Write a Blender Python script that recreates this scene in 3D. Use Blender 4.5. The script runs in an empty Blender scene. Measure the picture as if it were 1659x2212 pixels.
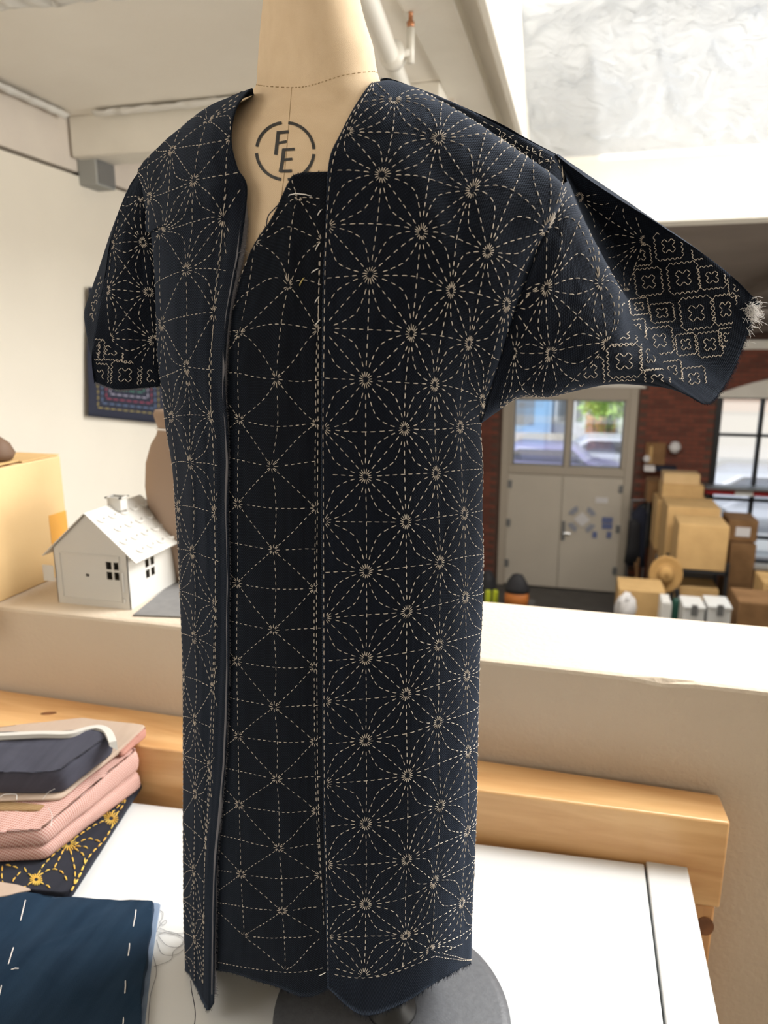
import bpy, bmesh, math, random
import numpy as np
from mathutils import Vector
from mathutils import noise as mnoise
random.seed(7); np.random.seed(7)
S = bpy.context.scene
COL = S.collection
PI = math.pi

# ---------------------------------------------------------------- camera, light, exposure
CAM_Z = 4.2                      # phone held above the mezzanine work table; lower floor is z = 0
PITCH, YAW, FPX, IW, IH = math.radians(13), math.radians(15), 1534.0, 1659, 2212
cam = bpy.data.cameras.new('camera'); camo = bpy.data.objects.new('camera', cam); COL.objects.link(camo)
camo.location = (0, 0, CAM_Z); camo.rotation_euler = (PI/2-PITCH, 0, YAW)
cam.sensor_fit = 'VERTICAL'; cam.sensor_height = 34.6; cam.lens = 34.6*FPX/IH
cam.clip_start = .02; cam.clip_end = 200
cam.dof.use_dof = True; cam.dof.focus_distance = .53; cam.dof.aperture_fstop = 24/3.1
S.camera = camo
S.view_settings.view_transform = 'Standard'; S.view_settings.look = 'None'
S.view_settings.gamma = 1; S.view_settings.use_curve_mapping = False
S.view_settings.exposure = 0.0
S.cycles.use_denoising = True
S.cycles.max_bounces = 8; S.cycles.diffuse_bounces = 5; S.cycles.transparent_max_bounces = 12
S.cycles.sample_clamp_indirect = 4
w = bpy.data.worlds.new('sky'); S.world = w; w.use_nodes = True
bg = w.node_tree.nodes['Background']; bg.inputs[0].default_value = (.78, .88, 1, 1); bg.inputs[1].default_value = 1.05
def area(name, loc, target, sx, sy, power, color):
    l = bpy.data.lights.new(name, 'AREA'); l.shape = 'RECTANGLE'; l.size = sx; l.size_y = sy
    l.energy = power; l.color = color
    o = bpy.data.objects.new(name, l); COL.objects.link(o); o.location = loc
    o.rotation_euler = (Vector(target)-Vector(loc)).to_track_quat('-Z', 'Y').to_euler(); return o
area('skylight_light', (1.45, 1.75, CAM_Z+1.62), (.9, 1.0, CAM_Z-.4), 1.5, 1.5, 185, (1, .985, .96))
area('skylight_light_rear', (.7, 2.55, CAM_Z+1.85), (.6, 2.55, CAM_Z), 1.6, 1.1, 5, (.97, .985, 1))
area('fill_light_left', (-1.25, -.35, CAM_Z+.72), (-.75, .5, CAM_Z-.6), .9, .9, 12, (1, .96, .9))  # added fill in place of ceiling bounce; the ceiling has no opening here
area('rear_fill_light', (.6, -2.85, CAM_Z+.1), (-.3, 1.5, CAM_Z+.5), 3.4, 1.5, 13, (1, .92, .82))  # added fill behind the camera; the rear wall has no window
area('side_fill_light', (3.4, 1.5, CAM_Z-.15), (-1.2, 1.5, CAM_Z+.6), 2.0, 1.5, 135, (1, .965, .90))  # added fill out of view, brightens ceiling and right-facing sides; no window there
area('hall_fill_light', (1.2, 8.6, CAM_Z+.6), (.8, 10.5, 0), 3.5, 3, 460, (1, .96, .9))  # added fill to brighten the hall; its roof is closed, without a skylight

# ---------------------------------------------------------------- pixel rays -> world points
_R = np.array([math.cos(YAW), math.sin(YAW), 0]); _F = np.array([-math.sin(YAW), math.cos(YAW), 0]); _U = np.array([0, 0, 1.])
_fw = _F*math.cos(PITCH)-_U*math.sin(PITCH); _up = _F*math.sin(PITCH)+_U*math.cos(PITCH)
O = np.array([0, 0, CAM_Z])
def ray(x, y):
    x = np.asarray(x, float)[..., None]; y = np.asarray(y, float)[..., None]
    return _fw+_R*(x-IW/2)/FPX-_up*(y-IH/2)/FPX
def pf(x, y, F):                                   # point at horizontal forward distance F
    d = ray(x, y); return O+d*(np.asarray(F, float)/(d@_F))[..., None]
def hz(x, y, z): d = ray(x, y); return O+d*((z-CAM_Z)/d[2])
def hy(x, y, Y): d = ray(x, y); return O+d*(Y/d[1])
def hx(x, y, X): d = ray(x, y); return O+d*(X/d[0])
def proj(P):
    c = (P-O)@_fw; return np.stack([IW/2+FPX*((P-O)@_R)/c, IH/2-FPX*((P-O)@_up)/c], -1)

# ---------------------------------------------------------------- materials
def nodes(name):
    m = bpy.data.materials.new(name); m.use_nodes = True
    nt = m.node_tree; return m, nt, nt.nodes['Principled BSDF']
def setp(p, **k):
    for a, b in k.items():
        n = {'base': 'Base Color', 'rough': 'Roughness', 'metal': 'Metallic', 'spec': 'Specular IOR Level', 'sheen': 'Sheen Weight',
             'sheenr': 'Sheen Roughness', 'sheent': 'Sheen Tint', 'trans': 'Transmission Weight', 'alpha': 'Alpha', 'coat': 'Coat Weight'}[a]
        if n in p.inputs:
            p.inputs[n].default_value = (*b, 1) if isinstance(b, tuple) and len(b) == 3 else b
def coord(nt, scale=1, kind='Object', rot=(0, 0, 0)):
    t = nt.nodes.new('ShaderNodeTexCoord'); mp = nt.nodes.new('ShaderNodeMapping')
    mp.inputs['Scale'].default_value = scale if isinstance(scale, tuple) else (scale,)*3
    mp.inputs['Rotation'].default_value = rot
    nt.links.new(t.outputs[kind], mp.inputs[0]); return mp.outputs[0]
def mat(name, col, rough=.6, col2=None, nscale=20, bump=0, bscale=80, detail=4, kind='Object', **k):
    m, nt, p = nodes(name); setp(p, base=col, rough=rough, **k)
    L = nt.links.new
    if col2:
        n = nt.nodes.new('ShaderNodeTexNoise'); n.inputs['Scale'].default_value = 1; n.inputs['Detail'].default_value = detail
        L(coord(nt, nscale, kind), n.inputs['Vector'])
        r = nt.nodes.new('ShaderNodeValToRGB'); r.color_ramp.elements[0].position = .35; r.color_ramp.elements[1].position = .65
        r.color_ramp.elements[0].color = (*col, 1); r.color_ramp.elements[1].color = (*col2, 1)
        L(n.outputs[0], r.inputs[0]); L(r.outputs[0], p.inputs['Base Color'])
    if bump:
        n = nt.nodes.new('ShaderNodeTexNoise'); n.inputs['Scale'].default_value = 1; n.inputs['Detail'].default_value = 3
        L(coord(nt, bscale, kind), n.inputs['Vector'])
        b = nt.nodes.new('ShaderNodeBump'); b.inputs['Strength'].default_value = 1; b.inputs['Distance'].default_value = bump
        L(n.outputs[0], b.inputs['Height']); L(b.outputs[0], p.inputs['Normal'])
    return m
def cloth_mat(name, col, col2, pitch=.0007, sheen=.0, sheent=(.5, .6, .8), check=None, bumpd=.00022, wear=30, rough=.9, iso=6):
    """plain weave: over/under threads from two crossed waves on the cloth's own UV (metres)"""
    m, nt, p = nodes(name); L = nt.links.new
    setp(p, base=col, rough=rough, spec=.1, sheen=sheen, sheenr=.45, sheent=sheent)
    uv = coord(nt, 1, 'UV')
    sep = nt.nodes.new('ShaderNodeSeparateXYZ'); L(uv, sep.inputs[0])
    def M(op, a, b=None):
        n = nt.nodes.new('ShaderNodeMath'); n.operation = op
        for i, v in enumerate((a, b)):
            if v is None: continue
            if isinstance(v, (int, float)): n.inputs[i].default_value = v
            else: L(v, n.inputs[i])
        return n.outputs[0]
    k = PI/pitch
    sx = M('SINE', M('MULTIPLY', sep.outputs[0], k)); sy = M('SINE', M('MULTIPLY', sep.outputs[1], k))
    wv = M('ADD', M('MULTIPLY', sx, sy), M('MULTIPLY', M('MULTIPLY', sx, sx), .5))
    n = nt.nodes.new('ShaderNodeTexNoise'); n.inputs['Scale'].default_value = 1; n.inputs['Detail'].default_value = 5
    L(coord(nt, (wear*iso, wear, 1), 'UV'), n.inputs['Vector'])
    n2 = nt.nodes.new('ShaderNodeTexNoise'); n2.inputs['Scale'].default_value = 1; n2.inputs['Detail'].default_value = 2
    L(coord(nt, (1500, 1500, 1), 'UV'), n2.inputs['Vector'])
    fac = M('ADD', M('MULTIPLY', wv, .16), M('ADD', M('MULTIPLY', n.outputs[0], .55), M('MULTIPLY', n2.outputs[0], .45)))
    r = nt.nodes.new('ShaderNodeValToRGB'); r.color_ramp.elements[0].position = .32; r.color_ramp.elements[1].position = .75
    r.color_ramp.elements[0].color = (*col, 1); r.color_ramp.elements[1].color = (*col2, 1)
    L(fac, r.inputs[0]); out = r.outputs[0]
    if check:
        ccol, cs = check
        ca = M('GREATER_THAN', M('SINE', M('MULTIPLY', sep.outputs[0], cs)), .55); cb = M('GREATER_THAN', M('SINE', M('MULTIPLY', sep.outputs[1], cs)), .55)
        mx = nt.nodes.new('ShaderNodeMixRGB'); L(M('MULTIPLY', M('MAXIMUM', ca, cb), .8), mx.inputs[0]); L(out, mx.inputs[1]); mx.inputs[2].default_value = (*ccol, 1); out = mx.outputs[0]
    L(out, p.inputs['Base Color'])
    b = nt.nodes.new('ShaderNodeBump'); b.inputs['Distance'].default_value = bumpd; b.inputs['Strength'].default_value = .7
    L(M('ADD', wv, M('MULTIPLY', n2.outputs[0], 1.2)), b.inputs['Height']); L(b.outputs[0], p.inputs['Normal'])
    return m
def wood_mat(name, a, b, axis_scale=(3, 60, 60), rot=(0, 0, 0)):
    m, nt, p = nodes(name); L = nt.links.new; setp(p, rough=.32, spec=.5)
    n = nt.nodes.new('ShaderNodeTexNoise'); n.inputs['Scale'].default_value = 1; n.inputs['Detail'].default_value = 5; n.inputs['Distortion'].default_value = .4
    L(coord(nt, axis_scale, rot=rot), n.inputs['Vector'])
    r = nt.nodes.new('ShaderNodeValToRGB'); r.color_ramp.elements[0].position = .3; r.color_ramp.elements[1].position = .7
    r.color_ramp.elements[0].color = (*a, 1); r.color_ramp.elements[1].color = (*b, 1)
    L(n.outputs[0], r.inputs[0]); L(r.outputs[0], p.inputs['Base Color']); return m

MT = dict(
    wall=mat('cream_wall', (.80, .755, .665), .85, (.77, .725, .64), 3, .0006, 160),
    parapet=mat('warm_tinted_stucco', (.63, .53, .415), .85, (.60, .505, .395), 6, .0012, 130),  # white-painted wall; warm bounce light is put into this base colour
    ceiling=mat('ceiling_paint', (.87, .835, .77), .8, (.83, .79, .72), 2.5, .0015, 20),
    frieze=mat('frieze_paint', (.70, .64, .57), .85, (.66, .60, .54), 6, .001, 60),
    beam=mat('cream_beam_paint', (.84, .81, .74), .7, (.79, .76, .69), 5, .0012, 50),
    roof=mat('hall_roof', (.20, .165, .14), .9, (.15, .12, .10), 2, .003, 6),
    floor=mat('hall_floor', (.095, .09, .085), .6, (.075, .07, .065), 4),
    loft=mat('loft_floor', (.35, .30, .25), .6, (.3, .25, .2), 4),
    white=mat('white_paint', (.70, .71, .705), .38, bump=.00008, bscale=300),
    whitein=mat('white_dull', (.72, .71, .68), .6),
    tin=mat('white_enamel', (.60, .585, .55), .4),
    pine=wood_mat('pine_rail', (.60, .31, .12), (.80, .50, .23), (5, 45, 45)),
    pinev=wood_mat('pine_post', (.52, .25, .09), (.72, .40, .17), (45, 45, 5)),
    knot=mat('pine_knot', (.16, .06, .02), .6, (.28, .11, .04), 60),
    kraft=mat('kraft_board', (.62, .40, .17), .8, (.55, .35, .145), 5, .0008, 40),
    kraftd=mat('kraft_board_brown', (.27, .145, .06), .85, (.2, .105, .04), 5),
    kraftl=mat('kraft_board_light', (.66, .46, .235), .75, (.61, .42, .205), 5, .0008, 40),
    tape=mat('brown_tape', (.66, .33, .07), .3),
    mortar=mat('mortar', (.12, .07, .052), .95, (.09, .052, .04), 10),
    brick=mat('red_brick', (.24, .078, .048), .9, (.165, .052, .034), 4, .004, 30),
    brick2=mat('dark_brick', (.17, .06, .04), .9, (.12, .04, .028), 4, .004, 30),
    door=mat('door_paint', (.58, .525, .44), .6, (.55, .50, .42), 2),
    doorf=mat('door_frame_paint', (.45, .395, .32), .65),
    steel=mat('dark_steel', (.03, .032, .036), .5, metal=.4),
    steelg=mat('grey_steel', (.22, .225, .23), .45, metal=.5),
    chrome=mat('chrome', (.6, .6, .6), .2, metal=1),
    black=mat('black_coat', (.02, .02, .024), .7),
    navyc=mat('navy_coat', (.02, .024, .045), .9),
    red=mat('red_paint', (.38, .01, .012), .5),
    green=mat('dark_green_plastic', (.01, .07, .05), .4),
    lime=mat('lime_plastic', (.55, .62, .03), .5),
    orange=mat('orange_plastic', (.5, .16, .03), .6),
    straw=mat('straw_weave', (.62, .38, .14), .8, (.5, .29, .1), 120, .002, 200),
    paper=mat('white_paper', (.7, .68, .68), .8), bluep=mat('blue_print', (.14, .17, .33), .7), greyp=mat('grey_print', (.30, .31, .36), .7),
    mat_=mat('grey_felt', (.21, .205, .20), .8, (.185, .18, .178), 60),
    base=mat('base_enamel', (.115, .12, .132), .42, (.095, .10, .11), 200, .00025, 500),
    ink=mat('black_print', (.012, .012, .012), .6, (.03, .028, .025), 400),
    thread=mat('ecru_thread', (.62, .55, .47), .75, spec=.2), threadw=mat('white_thread', (.80, .77, .74), .7),
    threadg=mat('gold_thread', (.82, .46, .07), .7, (.72, .52, .10), 60), threadk=mat('navy_thread', (.012, .016, .03), .8),
    threadgr=mat('grey_thread', (.15, .148, .165), .8), threadb=mat('blue_thread', (.16, .24, .42), .8), threadr=mat('wine_thread', (.40, .07, .12), .8),
    threadgn=mat('green_thread', (.10, .30, .22), .8), threadl=mat('lilac_thread', (.48, .46, .60), .8), threado=mat('ochre_thread', (.42, .34, .12), .8),
    fray=mat('frayed_white', (.72, .70, .68), .9), blackiron=mat('black_iron', (.01, .011, .012), .5),
    pipe=mat('white_pipe', (.78, .76, .70), .35), copper=mat('brass_head', (.45, .2, .1), .35, metal=.7),
    vent=mat('grey_metal_box', (.33, .34, .33), .6), plasticn=mat('brown_lump', (.13, .075, .045), .7),
    asphalt=mat('asphalt', (.42, .42, .41), .9), bluew=mat('blue_building_wall', (.22, .38, .58), .8), tanw=mat('tan_building_wall', (.62, .56, .48), .8),
    leaf=mat('leaf_green', (.28, .48, .08), .7, (.42, .6, .12), 3), terra=mat('terracotta_paint', (.62, .27, .12), .8),
    carw=mat('silver_car_paint', (.52, .54, .60), .3), carp=mat('purple_car_paint', (.28, .26, .42), .3), rubber=mat('rubber', (.02, .02, .02), .8),
)
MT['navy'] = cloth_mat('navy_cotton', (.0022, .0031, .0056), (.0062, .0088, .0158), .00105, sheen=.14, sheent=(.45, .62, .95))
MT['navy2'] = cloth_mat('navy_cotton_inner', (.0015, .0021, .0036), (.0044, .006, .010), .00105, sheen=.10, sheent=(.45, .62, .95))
MT['linen'] = cloth_mat('form_linen', (.64, .485, .32), (.73, .575, .40), .0006, sheen=.1, sheent=(1, .9, .7), bumpd=.00006, wear=60, iso=1)
MT['indigo'] = cloth_mat('indigo_cotton', (.005, .016, .035), (.018, .040, .072), .0006, sheen=.1, wear=12, bumpd=.0001)
MT['selv'] = cloth_mat('pale_selvedge', (.20, .27, .40), (.3, .38, .5), .0006)
MT['charc'] = cloth_mat('charcoal_cotton', (.012, .012, .016), (.03, .03, .04), .0006, sheen=.15, wear=14)
MT['charc2'] = cloth_mat('washed_navy_cotton', (.045, .045, .062), (.085, .085, .11), .0006, sheen=.1, wear=12)
MT['pink'] = cloth_mat('pink_check_cotton', (.47, .19, .16), (.56, .26, .22), .0006, check=((.80, .62, .55), 2000), wear=14)
MT['pink2'] = cloth_mat('rose_cotton', (.55, .27, .22), (.62, .33, .27), .0006, wear=14)
MT['beige'] = cloth_mat('taupe_linen', (.50, .38, .30), (.58, .46, .37), .0006, wear=14)
MT['brownc'] = cloth_mat('brown_check_linen', (.34, .22, .11), (.45, .31, .16), .0006, check=((.25, .14, .06), 2500), wear=14)
MT['trim'] = cloth_mat('cream_webbing', (.5, .48, .44), (.66, .64, .6), .0012, bumpd=.0005)
MT['sack'] = cloth_mat('brown_sacking', (.30, .215, .16), (.37, .27, .20), .0009, wear=20)
m, nt, p = nodes('window_glass'); setp(p, base=(.95, .97, 1), rough=.05, trans=1.0, alpha=.25); MT['glass'] = m
# milky polythene: translucent + diffuse
m, nt, p = nodes('milky_polythene'); L = nt.links.new
setp(p, base=(.60, .61, .63), rough=.35)
nz_ = nt.nodes.new('ShaderNodeTexNoise'); nz_.inputs['Scale'].default_value = 1; nz_.inputs['Detail'].default_value = 4; nz_.inputs['Distortion'].default_value = 1.5; L(coord(nt, (9, 14, 14)), nz_.inputs['Vector'])
bp_ = nt.nodes.new('ShaderNodeBump'); bp_.inputs['Distance'].default_value = .022; L(nz_.outputs[0], bp_.inputs['Height']); L(bp_.outputs[0], p.inputs['Normal'])
tr = nt.nodes.new('ShaderNodeBsdfTranslucent'); tr.inputs[0].default_value = (.88, .9, .92, 1)
mx = nt.nodes.new('ShaderNodeMixShader'); mx.inputs[0].default_value = .3
L(p.outputs[0], mx.inputs[1]); L(tr.outputs[0], mx.inputs[2]); L(mx.outputs[0], nt.nodes['Material Output'].inputs[0]); MT['poly'] = m

# ---------------------------------------------------------------- builders
def link(name, verts, faces, m=None, parent=None, smooth=False, uvs=None, kind=None, label=None):
    me = bpy.data.meshes.new(name); me.from_pydata([tuple(map(float, v)) for v in verts], [], faces)
    if uvs is not None:
        ul = me.uv_layers.new(name='UVMap'); li = np.zeros(len(me.loops), int); me.loops.foreach_get('vertex_index', li)
        ul.data.foreach_set('uv', np.asarray(uvs, np.float32)[li].ravel())
    if smooth: me.polygons.foreach_set('use_smooth', [True]*len(me.polygons))
    if m: me.materials.append(MT[m] if isinstance(m, str) else m)
    me.update()
    o = bpy.data.objects.new(name, me); COL.objects.link(o)
    if parent: o.parent = parent; o.matrix_parent_inverse.identity(); 
    if kind: o['kind'] = kind
    if label: o['label'] = label
    return o
def empty(name, label, cat, loc=(0, 0, 0), group=None):
    o = bpy.data.objects.new(name, None); COL.objects.link(o); o.location = tuple(map(float, loc)); o.empty_display_size = .05
    o['label'] = label; o['category'] = cat
    if group: o['group'] = group
    return o
def tag(o, label, cat, group=None):
    o['label'] = label; o['category'] = cat
    if group: o['group'] = group
    return o
class G:
    """mesh accumulator; parts are written in world coordinates and rebased on their parent"""
    def __init__(s): s.v = []; s.f = []
    def add(s, vs, fs):
        b = len(s.v); s.v += [tuple(map(float, v)) for v in vs]; s.f += [[b+i for i in f] for f in fs]; return s
    def box(s, a, b, rz=0, c=None):
        x0, y0, z0 = a; x1, y1, z1 = b
        vs = [(x, y, z) for z in (z0, z1) for x, y in ((x0, y0), (x1, y0), (x1, y1), (x0, y1))]
        if rz:
            cx, cy = c or ((x0+x1)/2, (y0+y1)/2)
            vs = [(cx+(x-cx)*math.cos(rz)-(y-cy)*math.sin(rz), cy+(x-cx)*math.sin(rz)+(y-cy)*math.cos(rz), z) for x, y, z in vs]
        return s.add(vs, [(3, 2, 1, 0), (4, 5, 6, 7), (0, 1, 5, 4), (1, 2, 6, 5), (2, 3, 7, 6), (3, 0, 4, 7)])
    def prism(s, poly, z0, z1):
        n = len(poly); vs = [(p[0], p[1], z0) for p in poly]+[(p[0], p[1], z1) for p in poly]
        return s.add(vs, [tuple(range(n))[::-1], tuple(range(n, 2*n))]+[(i, (i+1) % n, n+(i+1) % n, n+i) for i in range(n)])
    def ext(s, pts, d):                        # polygon of 3D pts extruded by vector d
        n = len(pts); d = np.array(d, float); vs = [np.array(p, float) for p in pts]; vs = vs+[v+d for v in vs]
        return s.add(vs, [tuple(range(n))[::-1], tuple(range(n, 2*n))]+[(i, (i+1) % n, n+(i+1) % n, n+i) for i in range(n)])
    def tube(s, pts, r, k=6, cap=True):
        P = [np.array(p, float) for p in pts]; n = len(P); rs = r if hasattr(r, '__len__') else [r]*n
        prev = None; vs = []
        for i in range(n):
            t = P[min(i+1, n-1)]-P[max(i-1, 0)]; t /= (np.linalg.norm(t)+1e-12)
            if prev is None:
                a = np.cross(t, (0, 0, 1.)); a = a if np.linalg.norm(a) > .1 else np.cross(t, (1., 0, 0))
            else: a = prev-t*(prev@t)
            a /= np.linalg.norm(a); prev = a; b = np.cross(t, a)
            for j in range(k):
                q = 2*PI*j/k; vs.append(P[i]+(a*math.cos(q)+b*math.sin(q))*rs[i])
        fs = [(i*k+j, i*k+(j+1) % k, (i+1)*k+(j+1) % k, (i+1)*k+j) for i in range(n-1) for j in range(k)]
        if cap: fs += [tuple(range(k))[::-1], tuple((n-1)*k+j for j in range(k))]
        return s.add(vs, fs)
    def lathe(s, prof, c, k=32, sx=1, sy=1, rz=0):
        vs = []
        for r, z in prof:
            for j in range(k):
                q = 2*PI*j/k; x, y = r*sx*math.cos(q), r*sy*math.sin(q)
                vs.append((c[0]+x*math.cos(rz)-y*math.sin(rz), c[1]+x*math.sin(rz)+y*math.cos(rz), c[2]+z))
        n = len(prof)
        fs = [(i*k+j, i*k+(j+1) % k, (i+1)*k+(j+1) % k, (i+1)*k+j) for i in range(n-1) for j in range(k)]
        fs += [tuple(range(k))[::-1], tuple((n-1)*k+j for j in range(k))]
        return s.add(vs, fs)
    def obj(s, name, m, parent=None, bevel=0, smooth=False, seg=2, **k):
        off = np.array(base_of(parent)) if parent else np.zeros(3)
        o = link(name, [np.array(v)-off for v in s.v], s.f, m, parent, smooth, **k)
        if bevel:
            b = o.modifiers.new('bevel', 'BEVEL'); b.width = bevel; b.segments = seg; b.limit_method = 'ANGLE'
            o.data.polygons.foreach_set('use_smooth', [True]*len(o.data.polygons))
            try: o.data.set_sharp_from_angle(angle=math.radians(50))
            except Exception: pass
        return o
def base_of(p):
    v = Vector((0, 0, 0))
    while p: v += p.location; p = p.parent
    return v
def struct(o): o['kind'] = 'structure'; return o

# ================================================================ SETTING
Z = lambda z: CAM_Z+z
WX = -1.8
G().box((WX-.2, -3, -.1), (6, 12.6, 0)).obj('floor', 'floor')['kind'] = 'structure'
G().box((WX, -3, Z(-1.45)), (6, .86, Z(-1.35))).obj('trim_1', 'loft')['kind'] = 'structure'
G().box((WX-.15, -3, 0), (WX, 12.6, Z(.61))).obj('wall_left', 'wall')['kind'] = 'structure'
G().box((WX-.15, -3, Z(.625)), (WX-.004, 12.6, Z(1.9))).obj('trim_2', 'frieze')['kind'] = 'structure'
G().box((6, -3, 0), (6.15, 12.6, Z(1.9))).obj('wall_right', 'wall')['kind'] = 'structure'
G().box((WX, -3.15, 0), (6, -3, Z(1.9))).obj('wall_rear', 'wall')['kind'] = 'structure'
# ceilings: flat bay over the table, skylight wells to the right, hall roof beyond
cb = G()
cb.box((WX, -3, Z(.80)), (-.44, 2.4, Z(.84)))
cb.obj('ceiling', 'ceiling')['kind'] = 'structure'
G().box((WX, 2.52, Z(.755)), (-.44, 3.3, Z(.80))).obj('trim_3', 'frieze')['kind'] = 'structure'
def beam(n, a, b, m='beam', bevel=.006): o = G().box(a, b).obj('trim_%d' % n, m, bevel=bevel); o['kind'] = 'structure'
beam(4, (WX+.005, 2.38, Z(.665)), (-.46, 2.52, Z(.80)))
beam(5, (-.46, -3, Z(.79)), (-.33, 3.3, Z(.95)))
beam(6, (-.335, -3, Z(.83)), (-.27, 3.3, Z(1.0)), 'ceiling')
beam(7, (-.27, .88, Z(.76)), (-.245, 3.3, Z(1.9)))
beam(8, (WX, 3.27, Z(.50)), (6, 3.40, Z(.80)), 'beam')
top = G()
top.box((-.27, -3, Z(1.9)), (6, .85, Z(1.94))); top.box((2.6, .85, Z(1.9)), (6, 3.4, Z(1.94))); top.box((-.5, -3, Z(1.0)), (-.27, 3.4, Z(1.94)))
top.box((-.27, 3.15, Z(1.9)), (2.6, 3.4, Z(1.94)))
top.obj('ceiling.001', 'beam')['kind'] = 'structure'
beam(9, (-1.0, 3.36, Z(.76)), (6, 3.40, Z(1.9)))
beam(10, (-.27, .80, Z(.95)), (6, .88, Z(1.9)), 'ceiling')
# hall roof, sloping away to the brick wall, with its rafters
rp = [(WX, 3.4, Z(.52)), (6, 3.4, Z(.52)), (6, 12.55, Z(.24)), (WX, 12.55, Z(.24))]
G().ext(rp, (0, 0, .08)).obj('ceiling.002', 'roof')['kind'] = 'structure'
for i, x in enumerate((1.2, 2.3, 3.4)):
    G().ext([(x, 3.4, Z(.45)), (x+.09, 3.4, Z(.45)), (x+.09, 12.5, Z(.17)), (x, 12.5, Z(.17))], (0, 0, .08)).obj('trim_%d' % (11+i), 'roof')['kind'] = 'structure'
beam(14, (WX, 12.3, Z(-.02)), (6, 12.46, Z(.12)), 'beam')
# parapet wall of the mezzanine with its chipped white-lit top edge
PF, PB, PT = .854, 1.074, Z(-.392)
n = 60; xs = np.linspace(WX, 6, 200); vs = []; fs = []
prof = [(PF, 0), (PF, PT-.006), (PF+.0015, PT-.0018), (PF+.006, PT), (PB-.004, PT), (PB, PT-.004), (PB, 0)]
for x in xs:
    for k, (y, z) in enumerate(prof):
        j = 0
        if k in (1, 2): j = .0010*mnoise.noise(Vector((x*30, 0, 0)))+(.0035 if .10 < x < .145 and k else 0)*max(0, math.sin((x-.10)/.045*PI))
        vs.append((x, y, z-abs(j) if k in (1, 2) else z))
q = len(prof)
fs = [(i*q+k, (i+1)*q+k, (i+1)*q+k+1, i*q+k+1) for i in range(len(xs)-1) for k in range(q-1)]
struct(link('wall_parapet', vs, fs, 'parapet'))

# far brick wall: mortar bed with window and door openings, bricks laid proud of it
YW = 12.5
D0, D1, DT = hy(1073, 1262, YW)[0], hy(1345, 1285, YW)[0], hy(1230, 835, YW)[2]
W0, W1, WB, WT = hy(1556, 858, YW)[0], 4.3, hy(1530, 1205, YW)[2], hy(1556, 858, YW)[2]
mb = G()
mb.box((WX-.1, YW, 0), (D0, YW+.25, Z(.4))); mb.box((D0, YW, DT), (D1, YW+.25, Z(.4))); mb.box((D1, YW, 0), (W0, YW+.25, Z(.4)))
mb.box((W0, YW, 0), (W1, YW+.25, WB)); mb.box((W0, YW, WT), (W1, YW+.25, Z(.4))); mb.box((W1, YW, 0), (6, YW+.25, Z(.4)))
fw = mb.obj('wall_back', 'mortar'); struct(fw)
def brickmesh(m):
    g = G().box((-.098, -.012, -.031), (.098, .01, .031)); me = bpy.data.meshes.new('brick'); me.from_pydata(g.v, [], g.f); me.materials.append(MT[m]); return me
bms = [brickmesh('brick'), brickmesh('brick2')]; rest = G(); cnt = 0
cells = []
for r in range(0, 62):
    z = .035+r*.0735
    if z > Z(.05): break
    for c in range(0, 40):
        x = WX+.1+c*.21+(.105 if r % 2 else 0)
        if D0-.1 < x < D1+.1 and z < DT+.02: continue
        if W0-.1 < x < W1+.1 and WB-.03 < z < WT+.12: continue
        if x > 4.2: continue
        P = proj(np.array([x, YW, z])); vis = (1035 < P[0] < 1665 and 690 < P[1] < 1260 and not (P[0] > 1400 and P[1] > 1110))
        cells.append((not vis, random.random() if vis else 0, x, z))
cells.sort()
for nv, _, x, z in cells:
    if not nv and cnt < 300:
        o = bpy.data.objects.new('brick', random.choice(bms)); COL.objects.link(o); o.parent = fw
        o.location = (x, YW-random.uniform(0, .004), z); cnt += 1
    else: rest.box((x-.098, YW-.012, z-.031), (x+.098, YW+.01, z+.031))
rest.obj('brick_courses', 'brick', fw, kind='stuff')
# pale segmental arches over window and door
def arch(name, x0, x1, z, h, rise):
    g = G(); N = 16; vs = []
    for i in range(N+1):
        t = i/N; x = x0+(x1-x0)*t; zz = z+rise*math.sin(PI*t)
        vs += [(x, YW-.05, z), (x, YW-.05, zz+h), (x, YW+.02, z), (x, YW+.02, zz+h)]
    fs = []
    for i in range(N):
        a = i*4; b = a+4; fs += [(a, b, b+1, a+1), (a+1, b+1, b+3, a+3), (a+2, a+3, b+3, b+2), (a, a+2, b+2, b)]
    g.add(vs, fs); return g.obj(name, 'beam', fw)
arch('window_arch', W0-.05, W1+.05, WT, .05, .28); arch('door_arch', D0, D1+.1, DT-.01, .03, .30)

# double door with a two-pane transom
dr = bpy.data.objects.new('door_1', None); COL.objects.link(dr); dr['kind'] = 'structure'; dr.location = (0, YW, 0)
zt0, zt1 = hy(1100, 1002, YW)[2], hy(1110, 861, YW)[2]
wl, wm0, wm1, wr = hy(1110, 862, YW)[0]+.02, hy(1222, 930, YW)[0], hy(1234, 930, YW)[0], hy(1347, 930, YW)[0]
zd = hy(1225, 1026, YW)[2]
g = G(); g.box((D0, YW-.06, 0), (D0+.13, YW+.15, DT)); g.box((D1-.13, YW-.06, 0), (D1, YW+.15, DT)); g.box((D0+.13, YW-.06, zt1), (D1-.13, YW+.15, DT))
g.box((D0+.13, YW-.06, zd), (D1-.13, YW+.15, zt0)); g.box((wm0, YW-.05, zt0), (wm1, YW+.1, zt1))
g.box((D0+.13, YW-.05, zt0), (wl, YW+.1, zt1)); g.box((wr, YW-.05, zt0), (D1-.13, YW+.1, zt1))
g.obj('door_frame', 'doorf', dr, bevel=.01)
dm = (D0+D1)/2-.03
G().box((D0+.13, YW+.05, 0), (D1-.13, YW+.07, zd)).obj('door_backing', 'doorf', dr)
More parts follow.
